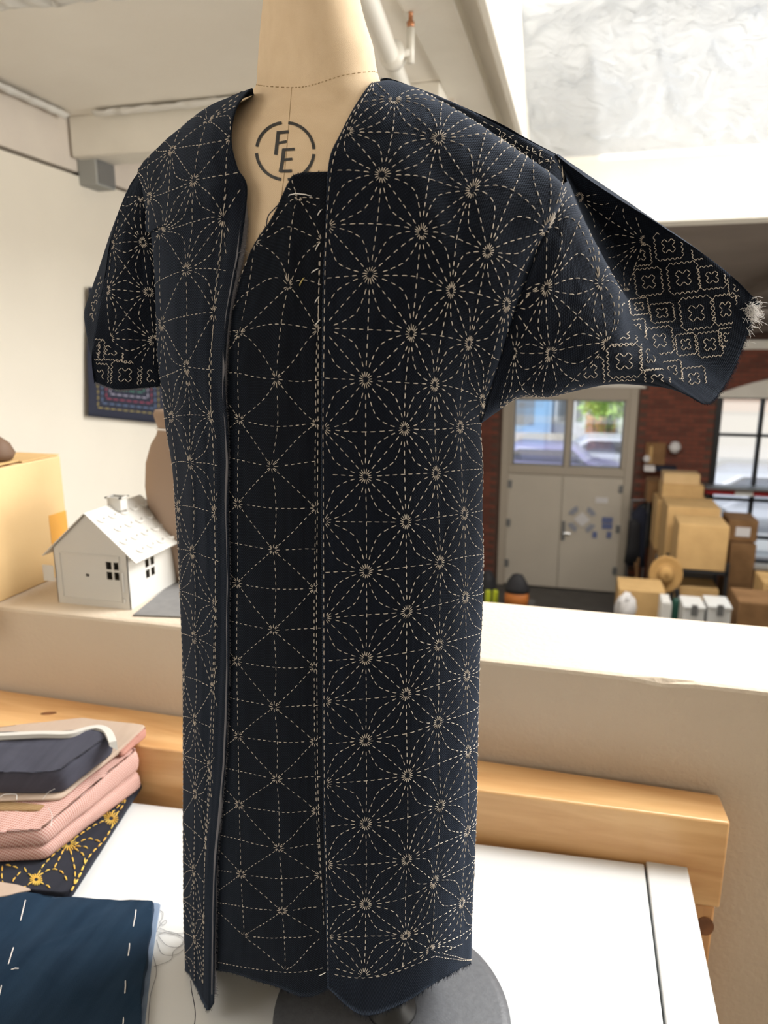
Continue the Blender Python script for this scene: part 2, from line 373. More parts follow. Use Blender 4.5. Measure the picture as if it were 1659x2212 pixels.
for a, b in ((D0+.13, dm-.004), (dm+.004, D1-.13)):
    lf = G().box((a, YW-.02, .02), (b, YW+.04, zd-.01)).obj('door_leaf', 'door', dr, bevel=.006)
    hxp = a+.01 if a < dm-.5 else b-.06
    for z in (.35, 1.1, 1.8): G().box((hxp-.01, YW-.05, z), (hxp+.06, YW-.02, z+.13)).obj('hinge', 'steelg', lf)
    if a > dm-.5:
        G().box((a+.02, YW-.035, .9), (a+.08, YW-.02, 1.25)).obj('lock_plate', 'steelg', lf)
        G().tube([(a+.05, YW-.03, 1.05), (a+.05, YW-.09, 1.05), (a+.17, YW-.09, 1.05)], .014, 8).obj('handle', 'chrome', lf)
for a, b in ((wl, wm0), (wm1, wr)):
    pn = G().box((a+.02, YW+.02, zt0+.02), (b-.02, YW+.026, zt1-.02)).obj('pane', 'glass', dr)
    g = G(); g.box((a, YW-.0, zt0), (a+.025, YW+.05, zt1)); g.box((b-.025, YW, zt0), (b, YW+.05, zt1)); g.box((a, YW, zt0), (b, YW+.05, zt0+.025)); g.box((a, YW, zt1-.025), (b, YW+.05, zt1))
    g.obj('sash', 'steelg', dr)
# steel framed window
wn = bpy.data.objects.new('window_1', None); COL.objects.link(wn); wn['kind'] = 'structure'; wn.location = (0, YW, 0)
wv = [W0, hy(1641, 935, YW)[0], 3.42, W1]; wz = [WB, hy(1560, 1075, YW)[2]-.02, hy(1600, 940, YW)[2], WT]
wz.insert(1, WB+.4)
g = G()
for i, x in enumerate(wv): h_ = .045 if i in (0, 3) else .026; g.box((x-h_, YW-.03, WB), (x+h_, YW+.08, WT))
for z in wz: g.box((W0, YW-.02, z-.022), (W1, YW+.07, z+.022))
g.obj('window_frame', 'blackiron', wn)
for i in range(3):
    for j in range(4): G().box((wv[i]+.02, YW+.03, wz[j]+.02), (wv[i+1]-.02, YW+.035, wz[j+1]-.02)).obj('pane', 'glass', wn)
G().box((W0-.1, YW-.22, WB-.08), (W1, YW+.02, WB-.02)).obj('window_sill', 'beam', wn)

# ---------------------------------------------------------------- outside, seen through the panes
G().box((-30, YW+.4, -.2), (40, 60, -.02)).obj('pavement', 'asphalt')['kind'] = 'structure'
def building(name, x0, x1, y, h, m, label, rows=3):
    e = empty(name, label, 'building', ((x0+x1)/2, y, 0))
    G().box((x0, y, 0), (x1, y+6, h)).obj('wall', m, e)
    k = max(2, int((x1-x0)/2.2)); ww = (x1-x0)/k
    for i in range(k):
        for r in range(rows):
            z = 1.0+r*2.8
            if z+1.4 < h: G().box((x0+ww*(i+.25), y-.03, z), (x0+ww*(i+.75), y+.02, z+1.4)).obj('window', 'steelg', e)
    G().box((x0-.1, y-.15, h), (x1+.1, y+6, h+.2)).obj('roof_edge', 'whitein', e)
building('building', -6.5, -1.0, 31, 9, 'bluew', 'blue walled building seen through left transom pane')
building('building', -.8, .5, 33, 9, 'whitein', 'narrow white building seen between the transom panes')
building('building', 1.9, 18, 38, 7, 'whitein', 'long pale building seen through the black framed window')
TY = 26.5; tc = hy(1318, 868, TY)
tr_ = empty('street_tree', 'green leafy tree behind the right transom pane', 'tree', (tc[0], TY, 0))
G().tube([(tc[0], TY, 0), (tc[0]+.05, TY, 2), (tc[0], TY, tc[2]-.3)], [.16, .12, .08], 8).obj('trunk', 'plasticn', tr_)
lv = G()
for i in range(1300):
    c = np.array([tc[0], TY, tc[2]+.25])+np.clip(np.random.normal(0, 1, 3), -1.9, 1.9)*np.array([.42, .4, .38]); a = np.random.normal(0, .11, 3); b = np.random.normal(0, .11, 3)
    lv.add([c, c+a, c+a+b, c+b], [(0, 1, 2, 3)])
lv.obj('foliage', 'leaf', tr_, kind='stuff')
CY = 28.2; ca0, ca1 = hy(1264, 947, CY), hy(1331, 906, CY)
sh = empty('shipping_crate', 'orange crate container outside the right transom pane', 'container', (ca0[0], CY, 0))
G().box((ca0[0], CY, ca0[2]), (ca1[0], CY+1.5, ca1[2])).obj('body', 'terra', sh)
for i in range(7): xx = ca0[0]+(ca1[0]-ca0[0])*(i+.3)/7; G().box((xx, CY-.05, ca0[2]+.05), (xx+.07, CY, ca1[2]-.05)).obj('rib', 'terra', sh)
G().box((ca0[0]-.1, CY-.1, 0), (ca1[0]+.1, CY+1.6, ca0[2])).obj('plinth', 'tanw', sh)
def car(x, y, m, label):
    e = empty('car', label, 'car', (x, y, 0), )
    pr = [(-2.1, .35), (2.1, .35), (2.15, .8), (1.3, .95), (.8, 1.4), (-.9, 1.42), (-1.6, .98), (-2.1, .85)]
    G().ext([(x+a, y, b) for a, b in pr], (0, 1.7, 0)).obj('body', m, e, bevel=.08)
    G().ext([(x+a, y-.01, b) for a, b in ((1.1, .95), (.72, 1.33), (-.8, 1.34), (-1.35, .98))], (0, 1.72, 0)).obj('glass', 'steel', e)
    for a in (-1.35, 1.35):
        for b in (0, 1.55): G().tube([(x+a, y+b-.02, .33), (x+a, y+b+.18, .33)], .33, 16).obj('wheel', 'rubber', e)
car(hy(1205, 985, 21)[0]-.3, 21, 'carp', 'purple grey parked car outside the left transom pane'); car(hy(1290, 980, 23.4)[0]+.6, 23.4, 'carw', 'silver parked car outside the right transom pane')
car(4.6, 17.5, 'carw', 'silver parked car outside the black framed window')
o = G().box((-7, 25.5, 0), (hy(1228, 930, 25.5)[0], 25.7, hy(1150, 936, 25.5)[2])).obj('street_wall', 'tanw'); tag(o, 'low cream street wall outside the left transom pane', 'wall')
o = G().box((3.6, 30.2, 0), (16, 30.5, 2.3)).obj('boundary_wall', 'tanw'); tag(o, 'pale wall across the street behind the steel window', 'wall')
G().box((3.6, 30.1, 2.3), (16, 30.6, 2.85)).obj('coping', 'terra', o, label='salmon coloured coping band')
sun = bpy.data.lights.new('sun', 'SUN'); sun.energy = 4.2; sun.angle = .02; so = bpy.data.objects.new('sun', sun); COL.objects.link(so)
so.rotation_euler = Vector((.25, .75, -1.0)).to_track_quat('-Z', 'Y').to_euler()

# ================================================================ DRESS FORM AND TUNIC
# body of the tunic as a tube: silhouette per image height, elliptical section turned 30 degrees to the left
YT = [-60, 100, 200, 300, 400, 500, 600, 700, 800, 850, 915, 1000, 1100, 1200, 1300, 1400, 1500, 1600, 1800, 2000, 2110, 2250]
XL = [300, 300, 300, 300, 308, 326, 335, 337, 342, 351, 357, 372, 379, 386, 390, 394, 396, 396, 397, 398, 402, 404]
XR = [1040, 1040, 1040, 1040, 1040, 1040, 1040, 1040, 1040, 1040, 1038, 1042, 1041, 1043, 1042, 1036, 1032, 1030, 1026, 1016, 1016, 1014]
def xlr(y): return np.interp(y, YT, XL), np.interp(y, YT, XR)
FC = .548
def gy(y): return np.interp(y, [150, 250, 374, 470, 560, 640, 800], [.04, .028, .018, .011, .006, .003, 0])
def tubeF(x, y, dd=0.):
    l, r = xlr(y); s = np.clip((x-(l+r)/2)/((r-l)/2), -1, 1)
    return FC-.035*s-(.092-dd)*np.sqrt(np.maximum(0, 1-s*s))+gy(y)
def tubeX(phi, y):                                  # phi 0 = right silhouette, 90 = nearest, 180 = left silhouette
    l, r = xlr(y); p = math.radians(phi); return (l+r)/2+(r-l)/2*math.cos(p), FC-.035*math.cos(p)-.092*math.sin(p)
def crom(A, t):                                     # Catmull-Rom along axis 0, t in [0,1]
    n = A.shape[0]; x = np.clip(t, 0, 1)*(n-1); i = np.minimum(x.astype(int), n-2); f = (x-i)[..., None]
    g = lambda k: np.where((k < 0)[..., None], 2*A[0]-A[np.clip(-k, 0, n-1)], np.where((k > n-1)[..., None], 2*A[n-1]-A[np.clip(2*(n-1)-k, 0, n-1)], A[np.clip(k, 0, n-1)]))
    p0, p1, p2, p3 = g(i-1), g(i), g(i+1), g(i+2)
    return .5*((2*p1)+(-p0+p2)*f+(2*p0-5*p1+4*p2-p3)*f*f+(-p0+3*p1-3*p2+p3)*f**3)
class Surf:
    """cloth surface: control net [rows][cols] of world points -> smooth P(u, v) with soft wrinkles"""
    def __init__(s, net, closed=False, wr=.0006, seed=0, wfreq=(7, 10), vert=.0):
        s.C = np.array(net, float); s.nv, s.nu = s.C.shape[:2]; s.wr = wr; s.seed = seed; s.wf = wfreq; s.vert = vert
        s.U, s.Vv = None, None
    def base(s, u, v):
        u = np.atleast_1d(np.asarray(u, float)); v = np.atleast_1d(np.asarray(v, float))
        n = s.nv; x = np.clip(v, 0, 1)*(n-1); i = np.minimum(x.astype(int), n-2); f = (x-i)[:, None]
        cols = lambda k: s.rowpt(k, u)
        p0, p1, p2, p3 = cols(i-1), cols(i), cols(i+1), cols(i+2)
        return .5*((2*p1)+(-p0+p2)*f+(2*p0-5*p1+4*p2-p3)*f*f+(-p0+3*p1-3*p2+p3)*f**3)
    def rowpt(s, k, u):
        n = s.nv; kk = np.where(k < 0, -k, np.where(k > n-1, 2*(n-1)-k, k)); kk = np.clip(kk, 0, n-1)
        pt = s.urow(kk, u)
        e0 = (k < 0)[:, None]; e1 = (k > n-1)[:, None]
        pt = np.where(e0, 2*s.urow(np.zeros_like(k), u)-pt, pt); pt = np.where(e1, 2*s.urow(np.full_like(k, n-1), u)-pt, pt); return pt
    def urow(s, k, u):
        m = s.nu; x = np.clip(u, 0, 1)*(m-1); i = np.minimum(x.astype(int), m-2); f = (x-i)[:, None]
        def g(j):
            jj = np.clip(np.where(j < 0, -j, np.where(j > m-1, 2*(m-1)-j, j)), 0, m-1); a = s.C[k, jj]
            a = np.where((j < 0)[:, None], 2*s.C[k, 0]-a, a); return np.where((j > m-1)[:, None], 2*s.C[k, m-1]-a, a)
        p0, p1, p2, p3 = g(i-1), g(i), g(i+1), g(i+2)
        return .5*((2*p1)+(-p0+p2)*f+(2*p0-5*p1+4*p2-p3)*f*f+(-p0+3*p1-3*p2+p3)*f**3)
    def P(s, u, v):
        p = s.base(u, v); sd = s.seed; a, b = s.wf
        u = np.atleast_1d(u); v = np.atleast_1d(v)
        h = (np.sin(a*2.1*u+3*np.sin(b*.5*v+sd)+sd)*np.sin(b*v+2*np.sin(a*.7*u+sd))+.6*np.sin(a*4.3*u-b*1.3*v+sd*2)*np.sin(b*2.7*v+sd)+.35*np.sin(a*9*u+b*5*v)*np.sin(b*6*v-a*5*u+sd))
        if s.vert: h = h+s.vert*np.sin(a*7*u+1.5*np.sin(b*v))
        return p-_F*(s.wr*h)[:, None]
    def frame(s, u, v):
        e = 2e-3; pu = (s.P(u+e, v)-s.P(u-e, v)); pv = (s.P(u, v+e)-s.P(u, v-e)); n = np.cross(pu, pv)
        n /= np.linalg.norm(n, axis=1)[:, None]+1e-12; return n*s.sgn
    def prepare(s, nu=70, nv=110):
        s.sgn = 1.
        uu, vv = np.meshgrid(np.linspace(0, 1, nu), np.linspace(0, 1, nv)); s.gu, s.gv = uu.ravel(), vv.ravel()
        s.gp = s.P(s.gu, s.gv); s.gpx = proj(s.gp); N = s.frame(s.gu, s.gv)
        to = O-s.gp; d = np.sum(N*to, 1); mid = (s.gu > .15) & (s.gu < .6)
        if getattr(s, 'force', None): s.sgn = s.force
        elif np.sum(d[mid] > 0) < np.sum(d[mid] < 0): s.sgn = -1.
        s.front = (d*s.sgn) > 0; s.nu_, s.nv_ = nu, nv
        return s
    def mesh(s, name, m, parent, thick=.0007, nu=70, nv=110, **k):
        s.prepare(nu, nv); off = np.array(base_of(parent))
        fs = []
        for j in range(nv-1):
            for i in range(nu-1):
                a = j*nu+i; f = (a, a+1, a+nu+1, a+nu); fs.append(f if s.sgn > 0 else f[::-1])
        G3 = s.gp.reshape(nv, nu, 3)
        du = np.concatenate([np.zeros((nv, 1)), np.cumsum(np.linalg.norm(np.diff(G3, axis=1), axis=2), 1)], 1).mean(0)
        dv = np.concatenate([np.zeros((1, nu)), np.cumsum(np.linalg.norm(np.diff(G3, axis=0), axis=2), 0)], 0).mean(1)
        uv = np.stack([np.tile(du, nv), np.repeat(dv, nu)], -1)
        o = link(name, s.gp-off, fs, m, parent, True, uv, **k)
        if thick:
            b = o.modifiers.new('thickness', 'SOLIDIFY'); b.thickness = thick; b.offset = -1
        s.o = o; s.du, s.dv = du[-1], dv[-1]; return o
    def Pg(s, u, v):
        nu, nv = s.nu_, s.nv_; A = s.gp.reshape(nv, nu, 3)
        x = np.clip(u, -.5, 1.5)*(nu-1); y = np.clip(v, -.5, 1.5)*(nv-1); i = np.clip(np.floor(x).astype(int), 0, nu-2); j = np.clip(np.floor(y).astype(int), 0, nv-2)
        f = (x-i)[:, None]; g = (y-j)[:, None]
        return (A[j, i]*(1-f)+A[j, i+1]*f)*(1-g)+(A[j+1, i]*(1-f)+A[j+1, i+1]*f)*g
    def inv(s, px, py):
        """cloth coordinates (u, v) of the visible point of the surface under image point (px, py)"""
        d = (s.gpx[:, 0]-px)**2+(s.gpx[:, 1]-py)**2; d = np.where(s.front, d, d+900)
        order = np.argpartition(d, 40)[:40]; order = order[np.argsort(d[order])]; best = None; T_ = np.array([px, py])
        for k in (order[0], order[3], order[9], order[18], order[36]):
            u, v = s.gu[k], s.gv[k]
            for _ in range(5):
                e = 1e-3; q = proj(s.P(np.array([u, u+e, u]), np.array([v, v, v+e])))
                J = np.array([(q[1]-q[0])/e, (q[2]-q[0])/e]).T; r = T_-q[0]; er = np.hypot(*r); fi = s.front[int(round(min(max(v, 0), 1)*(s.nv_-1)))*s.nu_+int(round(min(max(u, 0), 1)*(s.nu_-1)))]
                ec = er if fi else er+2.5
                if best is None or ec < best[0]: best = (ec, u, v)
                if abs(np.linalg.det(J)) < 1e2 or er < .15: break
                st = np.clip(np.linalg.solve(J, r), -.04, .04); u, v = u+st[0], v+st[1]
                if not (-.02 < u < 1.02 and -.02 < v < 1.02): break
            if best[0] < 1: return best[1], best[2]
        if best[0] < 4: return best[1], best[2]
        k = order[0]; u, v = s.gu[k], s.gv[k]; e = 4e-3; uc, vc = min(max(u, .01), .99), min(max(v, .01), .99)   # beyond the border: linear guess
        q = proj(s.P(np.array([uc, uc+e, uc]), np.array([vc, vc, vc+e])))
        J = np.array([(q[1]-q[0])/e, (q[2]-q[0])/e]).T
        if abs(np.linalg.det(J)) > 1e3:
            st = np.linalg.solve(J, T_-q[0])
            if max(abs(st)) < .3: u, v = uc+st[0], vc+st[1]
        return u, v
# ---- thread: each stitch is a small arched capsule lying on the cloth
class Stitches:
    def __init__(s, surf): s.s = surf; s.a = []; s.b = []; s.r = []; s.h = []
    def run(s, uvs, L=.0033, gap=.0023, start=0., r=.00027, wob=.0, maxjump=.02, clip=None, h=.00022):
        """running stitch along a uv polyline, lengths in metres on the cloth"""
        uvs = np.asarray(uvs, float); P = s.s.Pg(uvs[:, 0], uvs[:, 1]); d = np.linalg.norm(np.diff(P, axis=0), axis=1)
        cum = np.concatenate([[0], np.cumsum(d)]); tot = cum[-1]
        if tot < L*.7: return
        n = max(1, int(round((tot-start+gap)/(L+gap)))); per = (tot-start)/n; Ls = per*L/(L+gap)
        for k in range(n):
            t0 = start+k*per+(per-Ls)/2+random.uniform(-.0001, .0001); t1 = t0+Ls*random.uniform(.9, 1.08)
            a = [np.interp(t0, cum, uvs[:, 0]), np.interp(t0, cum, uvs[:, 1])]; b = [np.interp(t1, cum, uvs[:, 0]), np.interp(t1, cum, uvs[:, 1])]
            j = (b[0]-a[0], b[1]-a[1]); w_ = random.gauss(0, wob)
            a = (a[0]-j[1]*w_, a[1]+j[0]*w_)
            s.one(a, b, r, h, clip)
    def one(s, a, b, r=.00030, h=.00022, clip=None):
        for p in (a, b):
            if not (0.003 < p[0] < .997 and 0.003 < p[1] < .997): return
        if clip and not (clip(a) and clip(b)): return
        s.a.append(a); s.b.append(b); s.r.append(r*random.uniform(.88, 1.12)); s.h.append(h)
    def build(s, name, m, parent, **kw):
        if not s.a: return
        a = np.array(s.a); b = np.array(s.b); n = len(a); r = np.array(s.r)[:, None]; h = np.array(s.h)[:, None]
        m_ = (a+b)/2; N = s.s.frame(m_[:, 0], m_[:, 1])
        ts = [0, .18, .5, .82, 1]; rr = [.35, .95, 1, .95, .35]; hh = [-.5, .7, 1, .7, -.5]
        pa = s.s.P(a[:, 0], a[:, 1]); pb = s.s.P(b[:, 0], b[:, 1]); pm = s.s.P(m_[:, 0], m_[:, 1])
        ln = np.linalg.norm(pb-pa, axis=1); good = ln < .02
        T = (pb-pa)/(ln[:, None]+1e-9); B = np.cross(N, T); B /= np.linalg.norm(B, axis=1)[:, None]+1e-9
        rings = []; K = 5
        for t, q, g in zip(ts, rr, hh):
            c = pa*(1-t)**2+2*t*(1-t)*(2*pm-.5*pa-.5*pb)+pb*t*t+N*(h*g+r*.25)
            for k in range(K):
                an = 2*PI*k/K+.3; rings.append(c+(B*math.cos(an)+N*math.sin(an))*r*q)
        V = np.stack(rings, 1)[good]; n = len(V); V = V.reshape(-1, 3)-np.array(base_of(parent)); M_ = 5*K
        tmpl = [(i*K+j, i*K+(j+1) % K, (i+1)*K+(j+1) % K, (i+1)*K+j) for i in range(4) for j in range(K)]
        fs = [tuple(x+q*M_ for x in f) for q in range(n) for f in tmpl]
        return link(name, V, fs, m, parent, True, kind='stuff', **kw)
def bil(q, s, t): return q[0]*(1-s)*(1-t)+q[1]*s*(1-t)+q[2]*s*t+q[3]*(1-s)*t
def lattice(surf, nd, irange, jrange, par=1):
    """px nodes {(i,j):(x,y)} -> uv nodes, missing ones extrapolated on the cloth"""
    uv = {k: np.array(surf.inv(*p)) for k, p in nd.items()}
    want = [(i, j) for i in range(*irange) for j in range(*jrange) if (i+j) % 2 == par]
    for _ in range(14):
        new = {}
        for n in want:
            if n in uv: continue
            c = []
            for d in ((0, 2), (0, -2), (1, 1), (1, -1), (-1, 1), (-1, -1), (2, 0), (-2, 0)):
                a, b = (n[0]+d[0], n[1]+d[1]), (n[0]+2*d[0], n[1]+2*d[1])
                if a in uv and b in uv: c.append((2*uv[a]-uv[b], 3 if d[0] in (0, 2, -2) else 1))
            if c: new[n] = sum(x*w_ for x, w_ in c)/sum(w_ for x, w_ in c)
        if not new: break
        uv.update(new)
    return uv
def asanoha(S_, uv, ring=True, span=1.6, petals=lambda c: True, clip=None, axes=True, L=.0034, gap=.0024, r=.00027, r0=.13, small=False):
    """star lattice: straight rays to eight neighbours and bowed petals either side of every diagonal"""
    done = set(); rad = r0
    def line(f, t0, t1, N=26): return np.array([f(t) for t in np.linspace(t0, t1, N)])
    nodes_ = {}
    for (i, j) in list(uv):
        q = [(i, j), (i+1, j-1), (i+2, j), (i+1, j+1)]
        if not all(k in uv for k in q): continue
        Q = [uv[k] for k in q]
        if max(np.ptp([p[0] for p in Q]), np.ptp([p[1] for p in Q])) > span: continue
        f = lambda s, t: bil(Q, s, t)
        edges = [((0, 0), (1, 0), (0, 1), q[0], q[1]), ((1, 0), (0, 1), (-1, 0), q[1], q[2]), ((1, 1), (-1, 0), (0, -1), q[2], q[3]), ((0, 1), (0, -1), (1, 0), q[3], q[0])]
        for o_, d_, n_, ka, kb in edges:
            key = tuple(sorted((ka, kb)))
            fe = lambda t, b=0.: f(o_[0]+d_[0]*t+n_[0]*b*.215*(1-abs(2*t-1)**1.5), o_[1]+d_[1]*t+n_[1]*b*.215*(1-abs(2*t-1)**1.5))
            if key not in done:
                done.add(key); S_.run(line(lambda t: fe(t), rad, 1-rad), L, gap, r=r, clip=clip)
            if petals((i, j)): S_.run(line(lambda t: fe(t, 1.), rad*1.05, 1-rad*1.05, 40), L, gap, r=r, clip=clip)
        if axes:
            S_.run(line(lambda t: f(t, t), .12, .88, 30), L, gap, r=r, clip=clip); S_.run(line(lambda t: f(t, 1-t), .12, .88, 30), L, gap, r=r, clip=clip)
        for k, (c0, c1) in zip(q, (((0, 0), (1, 1)), ((1, 0), (-1, 1)), ((1, 1), (-1, -1)), ((0, 1), (1, -1)))): nodes_.setdefault(k, []).append((Q, c0, c1, (i, j)))
    for k, lst in nodes_.items():
        for Q, c0, c1, cell in lst:
            full = petals(cell) and ring
            for a in ((9, 45, 81) if not full else (11, 34, 56, 79)):
                if small: a0, a1 = .035, .10
                else: a0, a1 = .045+random.uniform(-.006, .006), .115+random.uniform(-.01, .012)
                ca, sa = math.cos(math.radians(a)), math.sin(math.radians(a))
                g_ = lambda t: bil(Q, c0[0]+c1[0]*ca*t, c0[1]+c1[1]*sa*t)
                S_.one(tuple(g_(a0)), tuple(g_(a1)), r*.85, .0002, clip)
def poly_in(poly):
    P_ = np.array(poly, float)
    def f(p):
        c = False; j = len(P_)-1
        for i in range(len(P_)):
            if (P_[i][1] > p[1]) != (P_[j][1] > p[1]) and p[0] < (P_[j][0]-P_[i][0])*(p[1]-P_[i][1])/(P_[j][1]-P_[i][1])+P_[i][0]: c = not c
            j = i
        return c
    return f
def runpx(S_, pts, n=60, **k): S_.run(np.array([S_.s.inv(*p) for p in dense(pts, n)]), **k)
def fringe(surf, edge, n, L0, L1, name, m, parent, r=.00012, t0=0, t1=1, spread=.35):
    """raw edge: short loose fibres running off the cloth along one border"""
    g = G(); ts = np.sort(np.random.uniform(t0, t1, n)); e = .01
    for t in ts:
        if edge == 'v1': a, b = (t, 1.), (t, 1-e)
        elif edge == 'v0': a, b = (t, 0.), (t, e)
        elif edge == 'u0': a, b = (0., t), (e, t)
        else: a, b = (1., t), (1-e, t)
        p, q = surf.P(np.array([a[0], b[0]]), np.array([a[1], b[1]])); d = p-q; d /= np.linalg.norm(d)+1e-9
        l = random.uniform(L0, L1); rnd = np.random.normal(0, spread, 3)
        g.tube([p-d*.0006, p+d*l*.5+rnd*l*.3, p+d*l+rnd*l*.9+np.array([0, 0, -l*.2])], [r, r*.9, r*.4], 3, False)
    return g.obj(name, m, parent, kind='stuff')

# ---- dress form
FX0 = [(-120, 574, 768), (-60, 572, 771), (0, 568, 778), (50, 563, 790), (100, 559, 806), (150, 555.5, 814), (185, 552, 828), (215, 522, 868), (250, 455, 950), (300, 385, 1015), (374, 362, 1045), (450, 360, 1040), (600, 368, 1020), (800, 405, 985), (1000, 420, 975), (1300, 425, 985), (1600, 430, 985), (1800, 445, 970), (1880, 500, 915), (1900, 640, 780)]
FD = {-120: (.040, .005), -60: (.040, .005), 0: (.041, .006), 50: (.042, .008), 100: (.043, .010), 150: (.044, .012), 185: (.046, .014), 215: (.050, .02), 250: (.057, .025), 300: (.067, .028), 374: (.0755, .028), 450: (.0795, .028), 600: (.083, .028)}
def form_net():
    rows = []
    for y, l, r in FX0:
        d, c = FD.get(y, (.078, .02)); row = []
        if y > 1850: d = .078*(r-l)/520
        for k in range(25):
            ph = math.radians(270+k*15); s_ = math.cos(ph); x = (l+r)/2+(r-l)/2*s_
            row.append(pf(x, y, (.553 if y > 200 else .551)-c*s_-d*math.sin(ph)))
        rows.append(row)
    return rows
fa = hz(846, 2190, Z(-.6)); form = empty('dress_form', 'ecru linen dress form on a round grey base, wearing the tunic', 'dress form', fa)
fs_ = Surf(form_net(), wr=0); fs_.mesh('torso', 'linen', form, 0, 97, 190)
fs_.P = fs_.base
# neck seam, centre seam (twin needle), printed mark
def on(surf, pts, lift): 
    uv = np.array([surf.inv(*p) for p in pts]); return surf.P(uv[:, 0], uv[:, 1])+surf.frame(uv[:, 0], uv[:, 1])*lift
def dense(pts, n):
    A = np.array(pts, float); t = np.linspace(0, 1, n); return crom(A, t)
MT['seam'] = mat('seam_thread', (.36, .25, .13), .8)
ns = dense([(554, 183), (575, 186), (628, 189), (665, 186), (700, 176), (745, 162), (800, 155), (818, 158)], 70)
sg = G(); P = on(fs_, ns, .0001)
for k in range(0, 68, 2): sg.tube(P[k:k+2], .0003, 4)
sg.obj('neck_seam', 'seam', form)
cs = dense([(630, 190), (627, 230), (622, 290), (617, 350), (610, 410), (604, 470), (598, 560)], 60); P = on(fs_, cs, .00005)
sg = G(); sg.tube(P, .00022, 4); sg.obj('centre_seam', 'seam', form)
def strip(surf, pts, wpx, lift=.00035, thick=.0002, n=None):
    A = np.array(pts, float); g = G(); L_, R_ = [], []
    for i in range(len(A)):
        t = A[min(i+1, len(A)-1)]-A[max(i-1, 0)]; t /= np.linalg.norm(t); nn = np.array([-t[1], t[0]])*wpx/2
        L_.append(A[i]+nn); R_.append(A[i]-nn)
    a = on(surf, L_, lift); b = on(surf, R_, lift); n = len(A); vs = list(a)+list(b)
    g.add(vs, [(i, i+1, n+i+1, n+i) for i in range(n-1)]); return g
lg = G()
def addstrip(pts, wpx, n=14):
    g = strip(fs_, dense(pts, n), wpx); lg.add(g.v, g.f)
LC, LR = (616.5, 327), (62, 61.5)
def arc(a0, a1): return [(LC[0]+LR[0]*math.cos(math.radians(a)), LC[1]-LR[1]*math.sin(math.radians(a))) for a in np.linspace(a0, a1, 9)]
for a0, a1 in ((4, 84), (97, 171), (184, 262), (275, 354)): addstrip(arc(a0, a1), 6.5, 22)
addstrip([(601.5, 286), (600, 300), (596, 335)], 7.5); addstrip([(598, 287.5), (610, 286.5), (624, 285)], 6.5); addstrip([(600, 310), (610, 308), (620, 306)], 5.5)
addstrip([(613.5, 322), (611, 345), (606, 372)], 7.5); addstrip([(611, 324), (622, 323.5), (637, 322.5)], 6); addstrip([(612, 346), (620, 345), (632, 344)], 5.5); addstrip([(605, 370), (617, 370), (631, 369.5)], 6.5)
lg.obj('printed_monogram', 'ink', form)
ring = fs_.base(np.linspace(0, 1, 49)[:-1], np.zeros(48)); cc_ = ring.mean(0); nc_ = len(ring)   # padded cap closing the neck
g = G(); g.add([*(ring+[0, 0, -.002]), *(cc_+(ring-cc_)*.96+[0, 0, .003]), *(cc_+(ring-cc_)*.6+[0, 0, .006]), cc_+[0, 0, .007]],
               [(k*nc_+i, k*nc_+(i+1) % nc_, (k+1)*nc_+(i+1) % nc_, (k+1)*nc_+i) for k in (0, 1) for i in range(nc_)]+[(2*nc_+i, 2*nc_+(i+1) % nc_, 3*nc_) for i in range(nc_)])
g.obj('neck_cap', mat('cap_linen', (.62, .47, .31), .9), form, smooth=True)
# base plate and pole
g = G(); g.lathe([(.0, .0), (.1085, 0), (.109, .002), (.108, .0045), (.100, .0052), (.03, .007), (.0, .0072)], fa, 96); g.obj('base_plate', 'base', form, smooth=True)
g = G(); g.tube([fa+[0, 0, .005], fa+[0, 0, .14]], .013, 24); g.lathe([(.024, .005), (.022, .010), (.014, .014), (.013, .02)], fa, 24); g.obj('pole', 'blackiron', form, smooth=True)
bt = pf(735, 1880, .56); g = G(); g.tube([fa+[0, 0, .13], bt], .012, 16); g.obj('pole_bracket', 'blackiron', form, smooth=True)

# ---- tunic
tun = empty('tunic', 'unfinished dark navy short-sleeved tunic with white sashiko star stitching', 'tunic', pf(715, 1300, .548))
def net(rows): return [[pf(*p) for p in r] for r in rows]
# right front panel (wearer's left): seam edge -> side -> round to the back
def T(x, y, d=0): return (x, y, float(tubeF(x, y))+d)
def B(phi, y): x, F = tubeX(phi, y); return (x, y, F)
RP = [
 [(812, 182, .555), (852, 176, .562), (925, 199, .562), (1010, 236, .562), (1110, 288, .562), (1206, 338, .562), (1206, 345, .58), (1180, 400, .60)],
 [(808, 192, .537), (852, 188, .545), (930, 222, .552), (1018, 278, .552), (1117, 346, .549), (1212, 418, .537), (1214, 425, .55), (1180, 445, .57)],
 [(803, 178, .510), (850, 176, .518), (928, 206, .512), (1018, 258, .503), (1120, 325, .494), (1218, 402, .486), (1205, 440, .52), (1175, 460, .56)],
 [(768, 226, .492), (845, 225, .492), (925, 255, .486), (1012, 312, .478), (1108, 382, .470), (1196, 460, .470), (1192, 480, .51), (1160, 500, .56)],
 [(736, 286, .480), (835, 300, .475), (917, 333, .470), (1000, 390, .463), (1088, 462, .458), (1158, 545, .464), (1160, 560, .50), (1130, 580, .56)],
 [(710, 350, .472), (824, 378, .463), (912, 412, .458), (986, 480, .452), (1064, 562, .450), (1120, 640, .460), (1125, 650, .50), (1100, 660, .56)],
 [(703, 480, .465), (812, 495, .455), (905, 512, .449), (977, 572, .446), (1042, 650, .449), (1088, 730, .464), (1095, 735, .50), (1070, 740, .56)],
 [(697, 630, .460), (800, 640, .449), (894, 648, .446), (960, 690, .448), (1020, 745, .457), (1064, 815, .475), (1070, 820, .51), (1040, 820, .56)],
 [(695, 770, .457), (792, 780, .447), (880, 790, .447), (946, 808, .453), (1004, 845, .468), (1050, 893, .497), (1052, 890, .54), (1020, 880, .59)],
]
